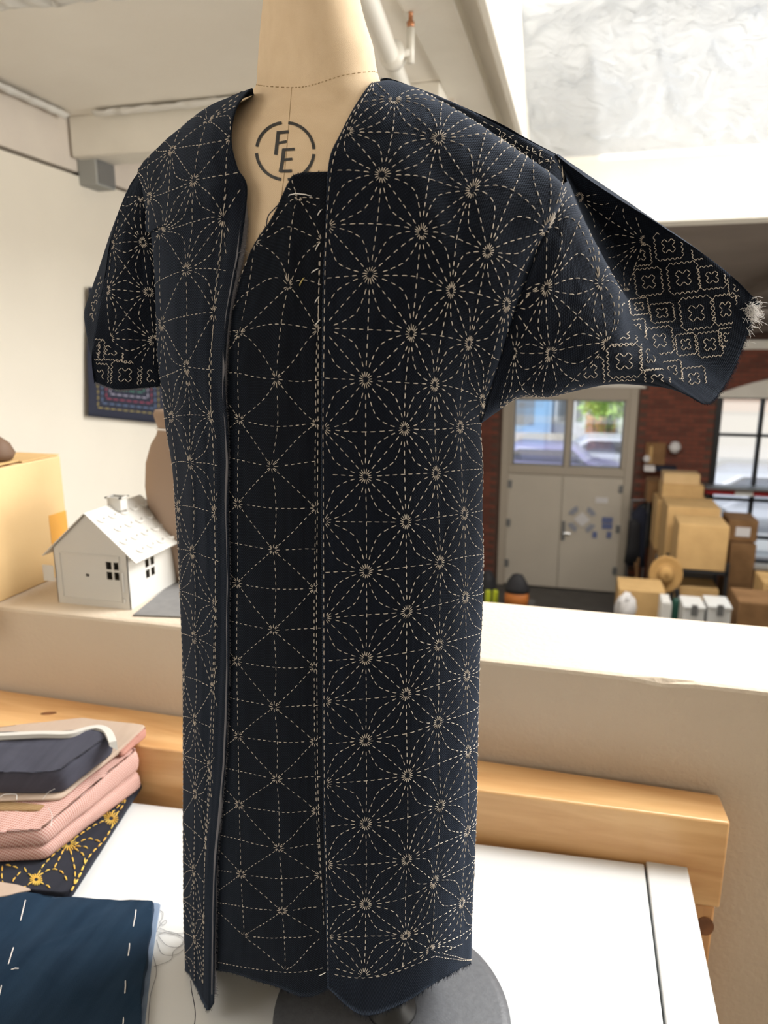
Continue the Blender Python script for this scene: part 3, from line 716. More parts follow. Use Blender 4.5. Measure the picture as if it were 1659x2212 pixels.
def colx(y): return [np.interp(y, [900, 1700, 2000, 2150], [693, 697, 704, 707]), np.interp(y, [900, 1500, 2150], [789, 790, 788]), np.interp(y, [900, 1500, 2150], [874, 878, 876]), np.interp(y, [900, 1200, 2150], [941, 950, 940]), np.interp(y, [900, 1200, 1600, 2150], [993, 1004, 1008, 996])]
for y in (915, 1010, 1110, 1220, 1330, 1440, 1550, 1660, 1770, 1880, 1980, 2060):
    c = colx(y); RP.append([T(c[0], y, .001)]+[T(x, y) for x in c[1:]]+[B(0, y), B(-38, y), B(-75, y)])
c = colx(2150); RP.append([T(c[0], 2136, .001), T(784, 2192), T(868, 2168), T(932, 2130), T(986, 2096), B(0, 2078), B(-38, 2060), B(-75, 2050)])
R_ = Surf(net(RP), wr=.0007, seed=1, wfreq=(6, 16)); rp = R_.mesh('right_front_panel', 'navy', tun, nu=90, nv=200)
rn = {}
for i, (j0, L_) in {0: (-1, [(750, 285), (708, 490), (697, 710), (699, 925), (700, 1125), (702, 1335), (702, 1515), (703, 1692), (706, 1867), (708, 2023)]),
                    1: (-2, [(850, 216), (824, 378), (799, 592), (790, 820), (789, 1030), (791, 1235), (790, 1423), (790, 1600), (790, 1780), (790, 1953), (786, 2107)]),
                    2: (-1, [(948, 300), (910, 505), (889, 722), (874, 925), (877, 1128), (879, 1322), (877, 1500), (880, 1675), (879, 1858), (877, 2023)]),
                    3: (0, [(1021, 412), (975, 629), (938, 831), (941, 1022), (950, 1215), (948, 1393), (946, 1560), (951, 1741), (937, 1903), (945, 2062)]),
                    4: (-1, [(1141, 358), (1052, 544), (1013, 742), (994, 922), (1003, 1110), (1005, 1290), (1008, 1460), (1011, 1622), (1010, 1795), (998, 1950)])}.items():
    for k, p in enumerate(L_): rn[(i, j0+2*k)] = p
rn[(5, 0)] = (1178, 496); rn[(5, 2)] = (1095, 655)
del rn[(3, 18)]
ruv = lattice(R_, rn, (-1, 9), (-3, 20))
st = Stitches(R_); hemclip = lambda p: R_vlim(p)
def R_vlim(p): return True
HX, HY = [690, 740, 786, 840, 900, 950, 1000, 1020], [2096, 2108, 2112, 2104, 2082, 2060, 2038, 2028]
def rclip(p):
    if p[0] < .012: return False
    q = proj(R_.Pg(np.array([p[0]]), np.array([p[1]])))[0]; return q[1] < np.interp(q[0], HX, HY) or p[0] > .72
asanoha(st, ruv, clip=rclip); runpx(st, list(zip(HX[:-1], HY[:-1])), 40)
runpx(st, [(803, 190), (768, 236), (742, 285), (722, 340), (712, 400), (706, 480), (702, 600), (700, 760), (698, 900), (699, 1100), (700, 1400), (701, 1700), (707, 1950), (709, 2100)], 160)
for k, (x, y) in enumerate(((1085, 287), (1115, 300), (1140, 312), (1168, 326), (1192, 338))): runpx(st, [(x, y), (x-3, y+14), (x-4, y+28)], 8)
runpx(st, [(1040, 262), (1080, 282), (1130, 318), (1190, 350)], 10); runpx(st, [(1120, 330), (1150, 328), (1190, 322)], 8); runpx(st, [(1150, 352), (1175, 350), (1200, 347)], 8)
st.build('star_stitching', 'thread', rp)
fringe(R_, 'v1', 420, .001, .0028, 'frayed_hem', 'navy', rp, t1=.8)
# centre panel
def T2(x, y, d=0): return (x, y, float(tubeF(x, y))+.0026+d)
CP = [
 [(478, 690, .500), (514, 609, .491), (548, 530, .4865), (588, 468, .4825), (622, 396, .4815), (645, 374, .4815), (712, 370, .4755)],
 [T2(472, 740, .004), T2(513, 660), T2(550, 605), T2(590, 548), T2(625, 490), T2(652, 455), T2(708, 440)],
 [T2(468, 790, .004), T2(510, 730), T2(548, 690), T2(588, 650), T2(625, 615), T2(655, 590), T2(704, 580)],
]
for y in (860, 960, 1070, 1180, 1290, 1400, 1510, 1620, 1730, 1840, 1940, 2030):
    xr_ = np.interp(y, [860, 1700, 2000], [700, 701, 708]); CP.append([T2(x, y+dy, .004 if x < 480 else 0) for x, dy in ((462, -6), (505, -3), (545, 0), (590, 3), (630, 2), (665, 0), (xr_, 0))])
CP.append([T2(440, 2098, .004), T2(480, 2098), T2(540, 2114), T2(590, 2130), T2(640, 2148), T2(680, 2152), T2(710, 2133)])
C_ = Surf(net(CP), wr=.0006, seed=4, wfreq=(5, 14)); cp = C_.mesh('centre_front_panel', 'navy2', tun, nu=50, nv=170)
cn = {}
for i, (j0, L_) in {0: (1, [(548, 525), (517, 722), (518, 906), (514, 1088), (513, 1259), (512, 1428), (515, 1590), (517, 1738), (521, 1888), (527, 2022)]),
                    1: (0, [(645, 428), (624, 619), (597, 818), (586, 1008), (590, 1188), (590, 1361), (592, 1527), (597, 1683), (602, 1832), (609, 1968), (616, 2097)]),
                    2: (1, [(695, 520), (687, 712), (683, 913), (682, 1098), (679, 1271), (679, 1441), (680, 1603), (684, 1752), (692, 1890), (701, 2022)])}.items():
    for k, p in enumerate(L_): cn[(i, j0+2*k)] = p
cuv = lattice(C_, cn, (-2, 4), (-1, 20))
st = Stitches(C_); hemv = C_.inv(616, 2100)[1]+.004
asanoha(st, cuv, petals=lambda c: False, clip=lambda p: p[1] < hemv and (proj(C_.Pg(np.array([p[0]]), np.array([p[1]])))[0][0] < 694 or p[1] > .93), L=.0030, gap=.0024, r=.00025, r0=.09, small=True)
runpx(st, [(690, 560), (688, 700), (687, 900), (686, 1100), (684, 1300), (685, 1500), (687, 1700), (692, 1850), (700, 2000)], 120)
runpx(st, [(470, 2078), (510, 2086), (560, 2094), (616, 2100), (660, 2098), (700, 2090)], 40, L=.0030, gap=.0024, r=.00025)
st.build('grid_stitching', 'thread', cp)
st = Stitches(C_)
for a, b in (((487, 2099), (528, 2106)), ((584, 2116), (632, 2117)), ((688, 2108), (704, 2100))):
    st.one(C_.inv(*a), C_.inv(*b), .00034, .0005)
for a, b in (((686, 466), (696, 452)), ((681, 542), (692, 523)), ((672, 590), (688, 580)), ((680, 655), (690, 640)), ((682, 702), (692, 690)), ((622, 425), (675, 424))):
    st.one(C_.inv(*a), C_.inv(*b), .00034, .0005)
st.build('basting_thread', 'threadw', cp)
st = Stitches(C_); st.one(C_.inv(647, 618), C_.inv(658, 599), .0005, .0006); st.build('yellow_thread_end', 'threado', cp)
fringe(C_, 'v1', 200, .0006, .0018, 'frayed_hem', 'navy', cp); fringe(C_, 'v0', 160, .0004, .0012, 'frayed_neckline', 'navy', cp)
# left front panel (wearer's right)
def T3(x, y, d=0): return (x, y, float(tubeF(x, y))-.0035+d)
EY = [405, 480, 560, 620, 680, 760, 850, 920, 1000, 1080, 1150, 1250, 1350, 1420, 1530, 1650, 1760, 1850, 1950, 2060, 2170]
EX = [533, 526, 515, 503, 493, 487, 486, 491, 494, 491, 494, 496, 494, 495, 492, 487, 477, 468, 465, 463, 462]
def lcol(y):
    e = float(np.interp(y, EY, EX)); l = float(xlr(y)[0]); return [e, e-(e-l)*.25, e-(e-l)*.5, e-(e-l)*.78]
LP = [
 [(548, 202, .55), (472, 232, .575), (412, 268, .585), (358, 315, .595), (308, 362, .60), (300, 380, .61), (320, 400, .63)],
 [(542, 192, .530), (466, 222, .553), (408, 260, .567), (355, 306, .580), (306, 356, .590), (300, 376, .605), (320, 400, .625)],
 [(510, 235, .512), (455, 262, .528), (402, 298, .545), (352, 342, .562), (311, 386, .580), (304, 395, .60), (320, 410, .62)],
 [(499, 300, .501), (450, 322, .510), (402, 350, .528), (357, 385, .549), (317, 420, .574), (310, 425, .60), (330, 430, .62)],
 [(512, 360, .492), (462, 378, .499), (410, 400, .517), (362, 425, .540), (322, 455, .572), (315, 460, .60), (330, 465, .62)],
 [(533, 404, .487), (470, 420, .494), (415, 445, .511), (366, 470, .535), (326, 500, .571), (318, 500, .60), (330, 500, .62)],
]
for y in (500, 580, 660, 760, 850, 920, 1010, 1110, 1220, 1330, 1440, 1550, 1660, 1770, 1880, 1980):
    c = lcol(y); LP.append([T3(x, y) for x in c]+[B(180, y), B(212, y), B(250, y)])
LP.append([T3(463, 2060), T3(448, 2060), T3(430, 2060), T3(415, 2056), B(180, 2050), B(212, 2040), B(250, 2030)])
LP.append([T3(462, 2166), T3(448, 2182), T3(430, 2150), T3(414, 2112), B(180, 2090), B(212, 2075), B(250, 2050)])
L_S = Surf(net(LP), wr=.0006, seed=9, wfreq=(6, 15), vert=.5); lp = L_S.mesh('left_front_panel', 'navy', tun, nu=80, nv=200)
ln = {}
for i, (j0, L_) in {0: (1, [(482, 471), (463, 675), (456, 899), (464, 1108), (465, 1307), (459, 1487), (452, 1655), (445, 1820), (440, 1985)]),
                    -1: (0, [(419, 388), (401, 583), (403, 792), (409, 1000), (414, 1192), (418, 1376), (420, 1553), (421, 1715), (419, 1880), (420, 2030)]),
                    -2: (-1, [(372, 323), (346, 503), (350, 698), (370, 901), (386, 1092), (388, 1275), (397, 1460)])}.items():
    for k, p in enumerate(L_): ln[(i, j0+2*k)] = p
ln[(-1, -2)] = (448, 262); ln[(0, -1)] = (498, 298); ln[(-3, 0)] = (323, 425)
luv = lattice(L_S, ln, (-6, 2), (-3, 21))
st = Stitches(L_S)
lim = lambda p: proj(L_S.Pg(np.array([p[0]]), np.array([p[1]])))[0]
def lclip(p): q = lim(p); return q[0] < np.interp(q[1], EY, EX)-(22 if q[1] > 420 else 4) and q[1] < 2125
asanoha(st, luv, petals=lambda c: (c[0]*3+c[1]) % 4 != 1, clip=lclip, L=.0032, gap=.0024, r=.00027)
runpx(st, [(489, 415), (482, 471), (476, 560), (466, 640), (460, 720), (452, 800), (457, 899), (462, 1000), (465, 1200), (465, 1400), (460, 1600), (450, 1750), (443, 1850), (440, 2030)], 130)
st.build('star_stitching', 'thread', lp)
fringe(L_S, 'v1', 200, .001, .0025, 'frayed_hem', 'navy', lp, t1=.8); fringe(L_S, 'u0', 900, .0004, .0013, 'frayed_front_edge', 'navy', lp, t0=.25)
# pale selvedge showing behind the front edge
g = G(); A = []
for y in np.arange(420, 2160, 12):
    e = np.interp(y, EY, EX); w_ = np.interp(y, [420, 470, 520, 600, 680, 760, 860, 1000, 1250, 1500, 1800, 2100, 2160], [0, 9, 12, 10, 6, 4.5, 2, 1.2, 1.2, 1.5, 2.5, 3.5, 6]); Fv = tubeF(e, y)-.0020
    A.append((pf(e-6, y, Fv-.0003), pf(e+w_*.6, y, Fv-.0007), pf(e+w_, y, Fv+.0012), pf(e+w_-2, y, Fv+.003)))
n_ = len(A); vs = [p for a in A for p in a]
g.add(vs, [(4*i+k, 4*i+k+1, 4*i+5+k, 4*i+4+k) for i in range(n_-1) for k in range(3)]); g.obj('pale_selvedge', 'threadgr', lp, smooth=True)
g = G()
for y in np.arange(470, 2160, 2.6):
    e = np.interp(y, EY, EX); w_ = np.interp(y, [420, 470, 520, 600, 680, 760, 860, 1000, 1250, 1500, 1800, 2100, 2160], [0, 9, 12, 10, 6, 5, 2.4, 1.6, 1.6, 2, 3, 5, 8]); Fv = float(tubeF(e, y))-.0032
    if y > 880 and random.random() < .25: continue
    g.tube([pf(e-1, y, Fv+.001), pf(e+w_*.5, y-1, Fv-.0002), pf(e+w_+1+random.random()*2, y+1.5, Fv+.0008)], .00016, 3, False)
g.obj('selvedge_loops', 'threadgr', lp, kind='stuff')
# right sleeve, front + back as one flattened tube opening to the right
RS = [
 [(1200, 334, .560), (1222, 380, .555), (1226, 392, .53), (1217, 403, .490), (1180, 500, .468), (1130, 630, .460), (1080, 780, .472), (1040, 912, .503), (1050, 860, .57), (1130, 600, .60), (1200, 360, .585)],
 [(1270, 388, .552), (1255, 430, .56), (1245, 444, .53), (1243, 446, .486), (1215, 540, .466), (1165, 680, .460), (1110, 800, .475), (1078, 886, .500), (1080, 850, .57), (1160, 620, .60), (1262, 400, .577)],
 [(1338, 432, .545), (1300, 490, .562), (1276, 505, .535), (1270, 500, .486), (1250, 590, .470), (1210, 710, .465), (1160, 810, .477), (1125, 857, .500), (1130, 830, .57), (1220, 640, .60), (1330, 445, .570)],
 [(1400, 470, .540), (1350, 545, .556), (1310, 570, .535), (1303, 560, .488), (1292, 650, .474), (1265, 740, .470), (1220, 815, .480), (1190, 856, .500), (1195, 830, .56), (1290, 650, .59), (1390, 485, .565)],
 [(1462, 510, .536), (1410, 590, .546), (1360, 640, .532), (1338, 625, .492), (1338, 705, .480), (1315, 765, .475), (1280, 810, .483), (1255, 840, .500), (1265, 820, .56), (1360, 660, .59), (1455, 525, .562)],
 [(1525, 552, .534), (1475, 640, .533), (1420, 705, .522), (1366, 690, .500), (1372, 750, .487), (1358, 790, .482), (1340, 812, .488), (1325, 830, .502), (1340, 810, .56), (1430, 700, .59), (1515, 568, .56)],
 [(1585, 600, .534), (1540, 690, .530), (1490, 760, .518), (1430, 760, .503), (1428, 792, .494), (1415, 812, .490), (1405, 825, .494), (1398, 833, .504), (1415, 815, .55), (1490, 740, .59), (1575, 618, .56)],
 [(1640, 656, .535), (1610, 735, .528), (1583, 805, .518), (1556, 848, .508), (1533, 870, .500), (1510, 868, .496), (1492, 856, .498), (1477, 841, .506), (1490, 840, .55), (1560, 770, .59), (1630, 672, .565)],
]
RSn = [[r[k] for k in range(11)]+[r[0]] for r in RS]
SR = Surf(net(RSn), wr=.0006, seed=3, wfreq=(8, 7)); rs = SR.mesh('right_sleeve', 'navy', tun, nu=150, nv=80)
st = Stitches(SR)
def grid_uv(surf, nd): return {k: np.array(surf.inv(*p)) for k, p in nd.items()}
def ab2ij(d): return {(a+b, b-a): p for (a, b), p in d.items()}
sa = {(0, 0): (1179, 622), (1, 0): (1296, 612), (0, 1): (1189, 762), (1, 1): (1310, 742), (0, -1): (1181, 497), (-1, 0): (1089, 654), (-1, 1): (1112, 760), (-1, 2): (1079, 883), (0, 2): (1185, 900), (1, 2): (1320, 880), (-1, -1): (1090, 520), (1, -1): (1290, 470), (2, 0): (1420, 600), (2, 1): (1440, 730)}
def zig_bound(p):
    q = proj(SR.Pg(np.array([p[0]]), np.array([p[1]])))[0]
    b = np.interp(q[1], [500, 520, 560, 640, 700, 740, 800, 850], [1410, 1395, 1375, 1355, 1335, 1315, 1275, 1235]); return q[0] < b
uvL = grid_uv(SR, ab2ij(sa)); ufold = 3.0/11
asanoha(st, uvL, span=.62, clip=lambda p: ufold-.02 < p[0] < .66 and zig_bound(p), r0=.12)
sb = {(0, 0): (1252, 426), (0, 1): (1275, 560), (1, 1): (1391, 519), (1, 2): (1352, 632), (1, 0): (1365, 420), (0, 2): (1262, 660), (-1, 0): (1150, 400), (-1, 1): (1180, 480), (2, 1): (1500, 520), (2, 2): (1490, 640), (0, -1): (1260, 330), (-1, -1): (1170, 300)}
def pxlattice(S_, nd, ok, r=.00030):
    """same star lattice laid out between measured centres, each point dropped onto the cloth"""
    def line(f, N=12):
        A = np.array([f(t) for t in np.linspace(.12, .88, N)]); keep = []
        for p in A:
            if not ok(p): 
                if len(keep) > 3: S_.run(np.array(keep), .0034, .0024, r=r)
                keep = []; continue
            u = S_.s.inv(*p); q = proj(S_.s.Pg(np.array([u[0]]), np.array([u[1]])))[0]
            if np.hypot(*(q-p)) < 2.5: keep.append(u)
        if len(keep) > 3: S_.run(np.array(keep), .0034, .0024, r=r)
    seen = set()
    for (a, b) in nd:
        q = [(a, b), (a+1, b), (a+1, b+1), (a, b+1)]
        if not all(k in nd for k in q): continue
        Q = [np.array(nd[k], float) for k in q]; f = lambda s_, t: bil(Q, s_, t)
        for o_, d_, n_, k in (((0, 0), (1, 0), (0, 1), (q[0], q[1])), ((1, 0), (0, 1), (-1, 0), (q[1], q[2])), ((1, 1), (-1, 0), (0, -1), (q[2], q[3])), ((0, 1), (0, -1), (1, 0), (q[3], q[0]))):
            fe = lambda t, b_=0.: f(o_[0]+d_[0]*t+n_[0]*b_*.215*(1-abs(2*t-1)**1.5), o_[1]+d_[1]*t+n_[1]*b_*.215*(1-abs(2*t-1)**1.5))
            k = tuple(sorted(k))
            if k not in seen: seen.add(k); line(fe)
            line(lambda t: fe(t, 1.))
        line(lambda t: f(t, t)); line(lambda t: f(t, 1-t))
    for c in nd.values():
        for k in range(16):
            a = 2*PI*k/16; p, q = [(c[0]+math.cos(a)*t, c[1]+math.sin(a)*t*1.1) for t in (4, 10)]
            if ok(p) and ok(q): S_.one(S_.s.inv(*p), S_.s.inv(*q), r*.85)
bz = poly_in([(1228, 392), (1262, 398), (1335, 440), (1395, 478), (1392, 505), (1400, 520), (1388, 545), (1380, 575), (1362, 610), (1356, 640), (1352, 652), (1338, 620), (1316, 575), (1292, 520), (1262, 462)])
pxlattice(st, {(0, 0): (1252, 426), (1, 0): (1352, 408), (1, 1): (1391, 519), (0, 1): (1268, 545), (1, 2): (1352, 632), (0, 2): (1258, 660), (-1, 0): (1180, 400), (-1, 1): (1170, 500), (2, 1): (1480, 510), (2, 2): (1470, 630), (2, 0): (1440, 420), (0, -1): (1240, 330), (1, -1): (1330, 310), (-1, -1): (1160, 310)}, bz)
# flower-of-persimmon field near the sleeve hem (hitomezashi rows)
SEQ = [1, 0, 0, 1, 0, 0, 1, 1, 0, 1]
def hitome(S_, surf, org, ex, ey, N, inside, r=.00028, shrink=.06):
    """org: px of a flower centre; ex/ey: px step of one whole flower right/down; rows lie at 45 degrees"""
    ex = np.array(ex, float)/5; ey = np.array(ey, float)/5; p_ = (ex+ey)/2; q_ = (ex-ey)/2; O_ = np.array(org, float)-1.5*(p_+q_)
    pt = lambda i, j: O_+p_*i+q_*j
    segs = []
    for i in range(-N, N):
        for j in range(-N, N):
            if (i+SEQ[j % 10]) % 2 == 0: segs.append(((i, j), (i+1, j)))
            if (j+SEQ[i % 10]) % 2 == 0: segs.append(((i, j), (i, j+1)))
    for a, b in segs:
        A_, B_ = pt(*a), pt(*b); m_ = (A_+B_)/2
        if not (inside(A_) and inside(B_)): continue
        A_, B_ = A_+(B_-A_)*shrink, B_-(B_-A_)*shrink; ua, ub = surf.inv(*A_), surf.inv(*B_)
        if math.hypot(ua[0]-ub[0], ua[1]-ub[1]) < .12: S_.one(ua, ub, r, .0002)
def kaki(S_, surf, cx, cy, wx, wy, rot, inside, r=.00028, cross=True, ring=True):
    """one persimmon flower: notched cross inside a square of saw-tooth stitches"""
    ca, sa_ = math.cos(rot), math.sin(rot); segs = []
    loc = lambda x, y: np.array([cx+(x*ca-y*sa_)*wx/74, cy+(x*sa_+y*ca)*wy/74])
    if cross:
        u = 12.2; pl = [(.5, 1.5), (.5, .5), (1.5, .5), (1.5, -.5), (.5, -.5), (.5, -1.5), (-.5, -1.5), (-.5, -.5), (-1.5, -.5), (-1.5, .5), (-.5, .5), (-.5, 1.5)]
        pl = [((a-b)*u*.7071, (a+b)*u*.7071) for a, b in pl]
        segs += [(pl[k], pl[(k+1) % 12]) for k in range(12)]
    if ring:
        h, n, am = 29.5, 10, 6.
        for q in range(4):
            for k in range(n):
                p0 = (-h+2*h*k/n, -h-(am if k % 2 else 0)); p1 = (-h+2*h*(k+1)/n, -h-(am if (k+1) % 2 else 0))
                for _ in range(q): p0, p1 = (-p0[1], p0[0]), (-p1[1], p1[0])
                segs.append((p0, p1))
    for a, b in segs:
        A_, B_ = loc(*a), loc(*b)
        if not (inside(A_) and inside(B_)): continue
        A_, B_ = A_+(B_-A_)*.07, B_-(B_-A_)*.07; ua, ub = surf.inv(*A_), surf.inv(*B_)
        if math.hypot(ua[0]-ub[0], ua[1]-ub[1]) < .12: S_.one(ua, ub, r, .0002)
pz = poly_in([(1392, 488), (1455, 512), (1545, 572), (1603, 625), (1590, 668), (1576, 730), (1560, 770), (1540, 815), (1512, 842), (1480, 832), (1440, 800), (1405, 745), (1366, 700), (1345, 640), (1372, 570)])
for c in ((1444, 531, 66, 66), (1401, 609, 66, 66), (1476, 600, 74, 74), (1538, 599, 62, 56), (1504, 676, 78, 78), (1567, 668, 56, 72), (1430, 676, 58, 46), (1425, 736, 64, 66), (1481, 744, 48, 52), (1533, 744, 60, 60), (1499, 818, 56, 56), (1516, 537, 50, 50), (1380, 662, 46, 40), (1383, 552, 52, 50), (1595, 618, 50, 50), (1452, 800, 46, 46), (1375, 710, 44, 44), (1572, 728, 44, 44)):
    kaki(st, SR, *c, -.12, pz)
pz2 = poly_in([(1316, 742), (1362, 705), (1398, 750), (1436, 803), (1468, 832), (1400, 828), (1325, 824), (1255, 836), (1240, 832), (1270, 790)])
for c in ((1348, 780, 80, 78), (1405, 768, 44, 70), (1275, 802, 66, 66), (1420, 820, 60, 50), (1345, 722, 66, 48), (1345, 848, 74, 60)): kaki(st, SR, *c, -.06, pz2)
st.build('star_and_zigzag_stitching', 'thread', rs)
fringe(SR, 'v1', 700, .0006, .002, 'frayed_cuff', 'navy', rs, t1=.66)
g = G(); c0 = pf(1620, 676, .533)
for i in range(260):
    a = c0+np.random.normal(0, 1, 3)*[.0022, .002, .0045]; d = np.random.normal(0, 1, 3)*.5+_R*.6-_U*.4; d /= np.linalg.norm(d)
    g.tube([a, a+d*.003+np.random.normal(0, .0008, 3), a+d*random.uniform(.004, .008)+np.random.normal(0, .0012, 3)], .00013, 3, False)
g.obj('white_frayed_tuft', 'fray', rs, kind='stuff')
# left sleeve: flattened tube, its back layer reaching further out
LS = [
 [(312, 356, .592), (320, 362, .588), (330, 370, .588), (345, 380, .60), (350, 384, .63), (330, 372, .64), (316, 360, .62)],
 [(282, 398, .600), (300, 402, .592), (320, 412, .590), (345, 425, .60), (355, 428, .64), (320, 412, .65), (286, 402, .63)],
 [(256, 458, .605), (282, 460, .595), (312, 470, .592), (350, 482, .60), (360, 485, .645), (310, 470, .66), (260, 460, .635)],
 [(238, 522, .607), (268, 524, .596), (305, 532, .594), (352, 545, .60), (365, 548, .65), (300, 535, .665), (238, 518, .64)],
 [(228, 590, .606), (262, 592, .596), (300, 600, .594), (356, 606, .60), (370, 610, .65), (300, 600, .668), (216, 585, .640)],
 [(217, 650, .605), (256, 655, .596), (298, 662, .594), (358, 668, .60), (372, 672, .65), (290, 655, .668), (198, 632, .640)],
 [(207, 710, .603), (250, 718, .596), (298, 726, .594), (360, 732, .60), (375, 735, .65), (290, 700, .668), (186, 668, .638)],
 [(199, 775, .601), (247, 783, .596), (298, 790, .594), (362, 792, .60), (378, 795, .65), (290, 750, .665), (191, 700, .636)],
 [(204, 826, .600), (250, 842, .596), (298, 840, .594), (364, 834, .60), (380, 835, .65), (290, 790, .66), (208, 728, .632)],
]
LSn = [r+[r[0]] for r in LS]
SL = Surf(net(LSn), wr=.0006, seed=5, wfreq=(7, 6)); ls = SL.mesh('left_sleeve', 'navy', tun, nu=110, nv=70)
st = Stitches(SL)
sl = {(0, 0): (231, 626), (1, 0): (323, 631), (0, 1): (239, 731), (1, 1): (333, 735), (1, -1): (310, 523), (0, -1): (242, 530), (1, -2): (304, 425), (0, -2): (250, 430), (2, 0): (400, 640), (2, -1): (385, 530), (2, 1): (410, 740), (-1, 0): (170, 620), (-1, 1): (165, 730), (0, 2): (235, 830), (1, 2): (330, 830), (2, -2): (360, 430)}
def szig(p): q = proj(SL.Pg(np.array([p[0]]), np.array([p[1]])))[0]; return q[1] < np.interp(q[0], [200, 240, 290, 340], [715, 735, 775, 800])
asanoha(st, span=.5, uv=grid_uv(SL, ab2ij(sl)), clip=lambda p: p[0] < .45 and szig(p), r0=.12, r=.00032)
pl_ = poly_in([(206, 718), (240, 742), (270, 765), (300, 790), (342, 800), (342, 832), (250, 836), (208, 822), (203, 770)])
for c in ((270, 810, 66, 66), (214, 812, 46, 60), (330, 812, 56, 60), (240, 757, 60, 46), (208, 755, 40, 50), (290, 764, 56, 46)): kaki(st, SL, *c, .05, pl_)
def flap(p): return True
fl = poly_in([(222, 575), (226, 600), (212, 650), (204, 705), (194, 690), (192, 668), (205, 630)])
hitome(st, SL, (205, 660), (34, -20), (10, 50), 12, fl)
st.build('star_and_zigzag_stitching', 'thread', ls)
fringe(SL, 'v1', 380, .0005, .0016, 'frayed_cuff', 'threadgr', ls, t1=.45); fringe(SL, 'v1', 200, .0005, .0016, 'frayed_back_cuff', 'navy', ls, t0=.55)
# back panel: rises behind both shoulders, closes the tube
BP = [[(522, 200, .575), (560, 200, .592), (690, 215, .600), (800, 186, .592), (835, 170, .572), (905, 196, .565), (965, 218, .563), (1065, 262, .562), (1135, 300, .562), (1204, 336, .562)],
      [(470, 235, .600), (560, 230, .62), (690, 235, .63), (800, 220, .62), (850, 215, .61), (910, 235, .60), (980, 260, .60), (1065, 300, .60), (1135, 350, .60), (1200, 400, .60)],
      [(330, 400, .635), (450, 400, .665), (560, 400, .675), (690, 400, .675), (800, 400, .665), (880, 420, .65), (950, 430, .64), (1020, 440, .63), (1080, 460, .62), (1140, 480, .60)],
      [(340, 600, .625), (430, 600, .650), (520, 600, .670), (610, 600, .675), (700, 600, .670), (780, 600, .66), (860, 600, .65), (930, 600, .635), (990, 620, .61), (1060, 640, .58)]]
for y in (800, 950, 1150, 1350, 1550, 1750, 1950, 2040): BP.append([B(a, y) for a in (205, 222, 240, 257, 274, 291, 308, 322, 333, 342)])
K_ = Surf(net(BP), wr=.0006, seed=6); bp = K_.mesh('back_panel', 'navy', tun, nu=60, nv=110)
fringe(K_, 'v0', 240, .0006, .002, 'frayed_back_neck', 'indigo', bp, t1=.5)
st = Stitches(K_)
# loose threads on the tunic
def curl(name, pts, m, parent, r=.00018, n=60):
    A = np.array([pf(*p) for p in pts]); g = G().tube(crom(A, np.linspace(0, 1, n)), r, 5); return g.obj(name, m, parent, smooth=True)
curl('loose_loop', [(604, 440, .479), (592, 452, .476), (580, 466, .476), (576, 485, .478), (580, 495, .480)], 'threadk', cp, .0004)
curl('grey_loose_thread', [(515, 600, .481), (508, 570, .478), (514, 548, .476), (528, 542, .475), (537, 548, .476), (536, 553, .476), (528, 546, .475), (520, 560, .476)], 'threadgr', lp, .00013)
curl('hanging_thread', [(412, 2118, .52), (414, 2140, .515), (419, 2165, .508), (422, 2190, .50), (420, 2216, .488)], 'threadk', lp, .0004)

# ================================================================ TABLE, RAIL, LEDGE OBJECTS
TZ = Z(-.6)
# white table: main leaf and end leaf with a shadow gap
A0, A1, A2 = hz(-260, 1668, TZ), hz(1393, 1864, TZ), hz(1485, 1877, TZ)
dx = A2-A0; dx /= np.linalg.norm(dx); ed = hz(1553, 2212, TZ)-A2; ed /= np.linalg.norm(ed)
A2 = A0+dx*np.dot(A2-A0, dx); gp = A0+dx*np.dot(A1-A0, dx)
tb = empty('work_table', 'white work table with a narrow end leaf, under the dress form', 'table', (A2[0]-.6, A2[1]-.5, 0)); tb.location.z = Z(-1.35)
ln_ = 1.05
lA = A0+dx*0.25
g = G().prism([lA+ed*ln_, gp-dx*.0012+ed*ln_, gp-dx*.0012, lA], TZ-.022, TZ); g.obj('table_leaf', 'white', tb, bevel=.0015)
off = np.array([0, 0, .0004])
g = G().prism([gp+dx*.0012-ed*.006+ed*ln_, A2-ed*.006+ed*ln_, A2-ed*.006, gp+dx*.0012-ed*.006], TZ-.022, TZ+.0018); g.obj('end_leaf', 'white', tb, bevel=.0015, label='narrow end leaf standing slightly proud')
g = G().prism([gp-dx*.02+ed*ln_, gp+dx*.02+ed*ln_, gp+dx*.02, gp-dx*.02], TZ-.03, TZ-.0225); g.obj('cleat', 'whitein', tb)
for a, b in ((.02, .05), (.02, ln_-.08)):
    for base in (lA, A2-dx*.09):
        c = base+dx*a+ed*b; G().box((c[0], c[1]-.05, Z(-1.35)), (c[0]+.05, c[1], TZ-.0305)).obj('table_leg', 'white', tb, bevel=.002)
G().prism([lA+dx*.06+ed*.09, A2-dx*.06+ed*.09, A2-dx*.06+ed*.115, lA+dx*.06+ed*.115], TZ-.09, TZ-.0305).obj('table_apron', 'white', tb)
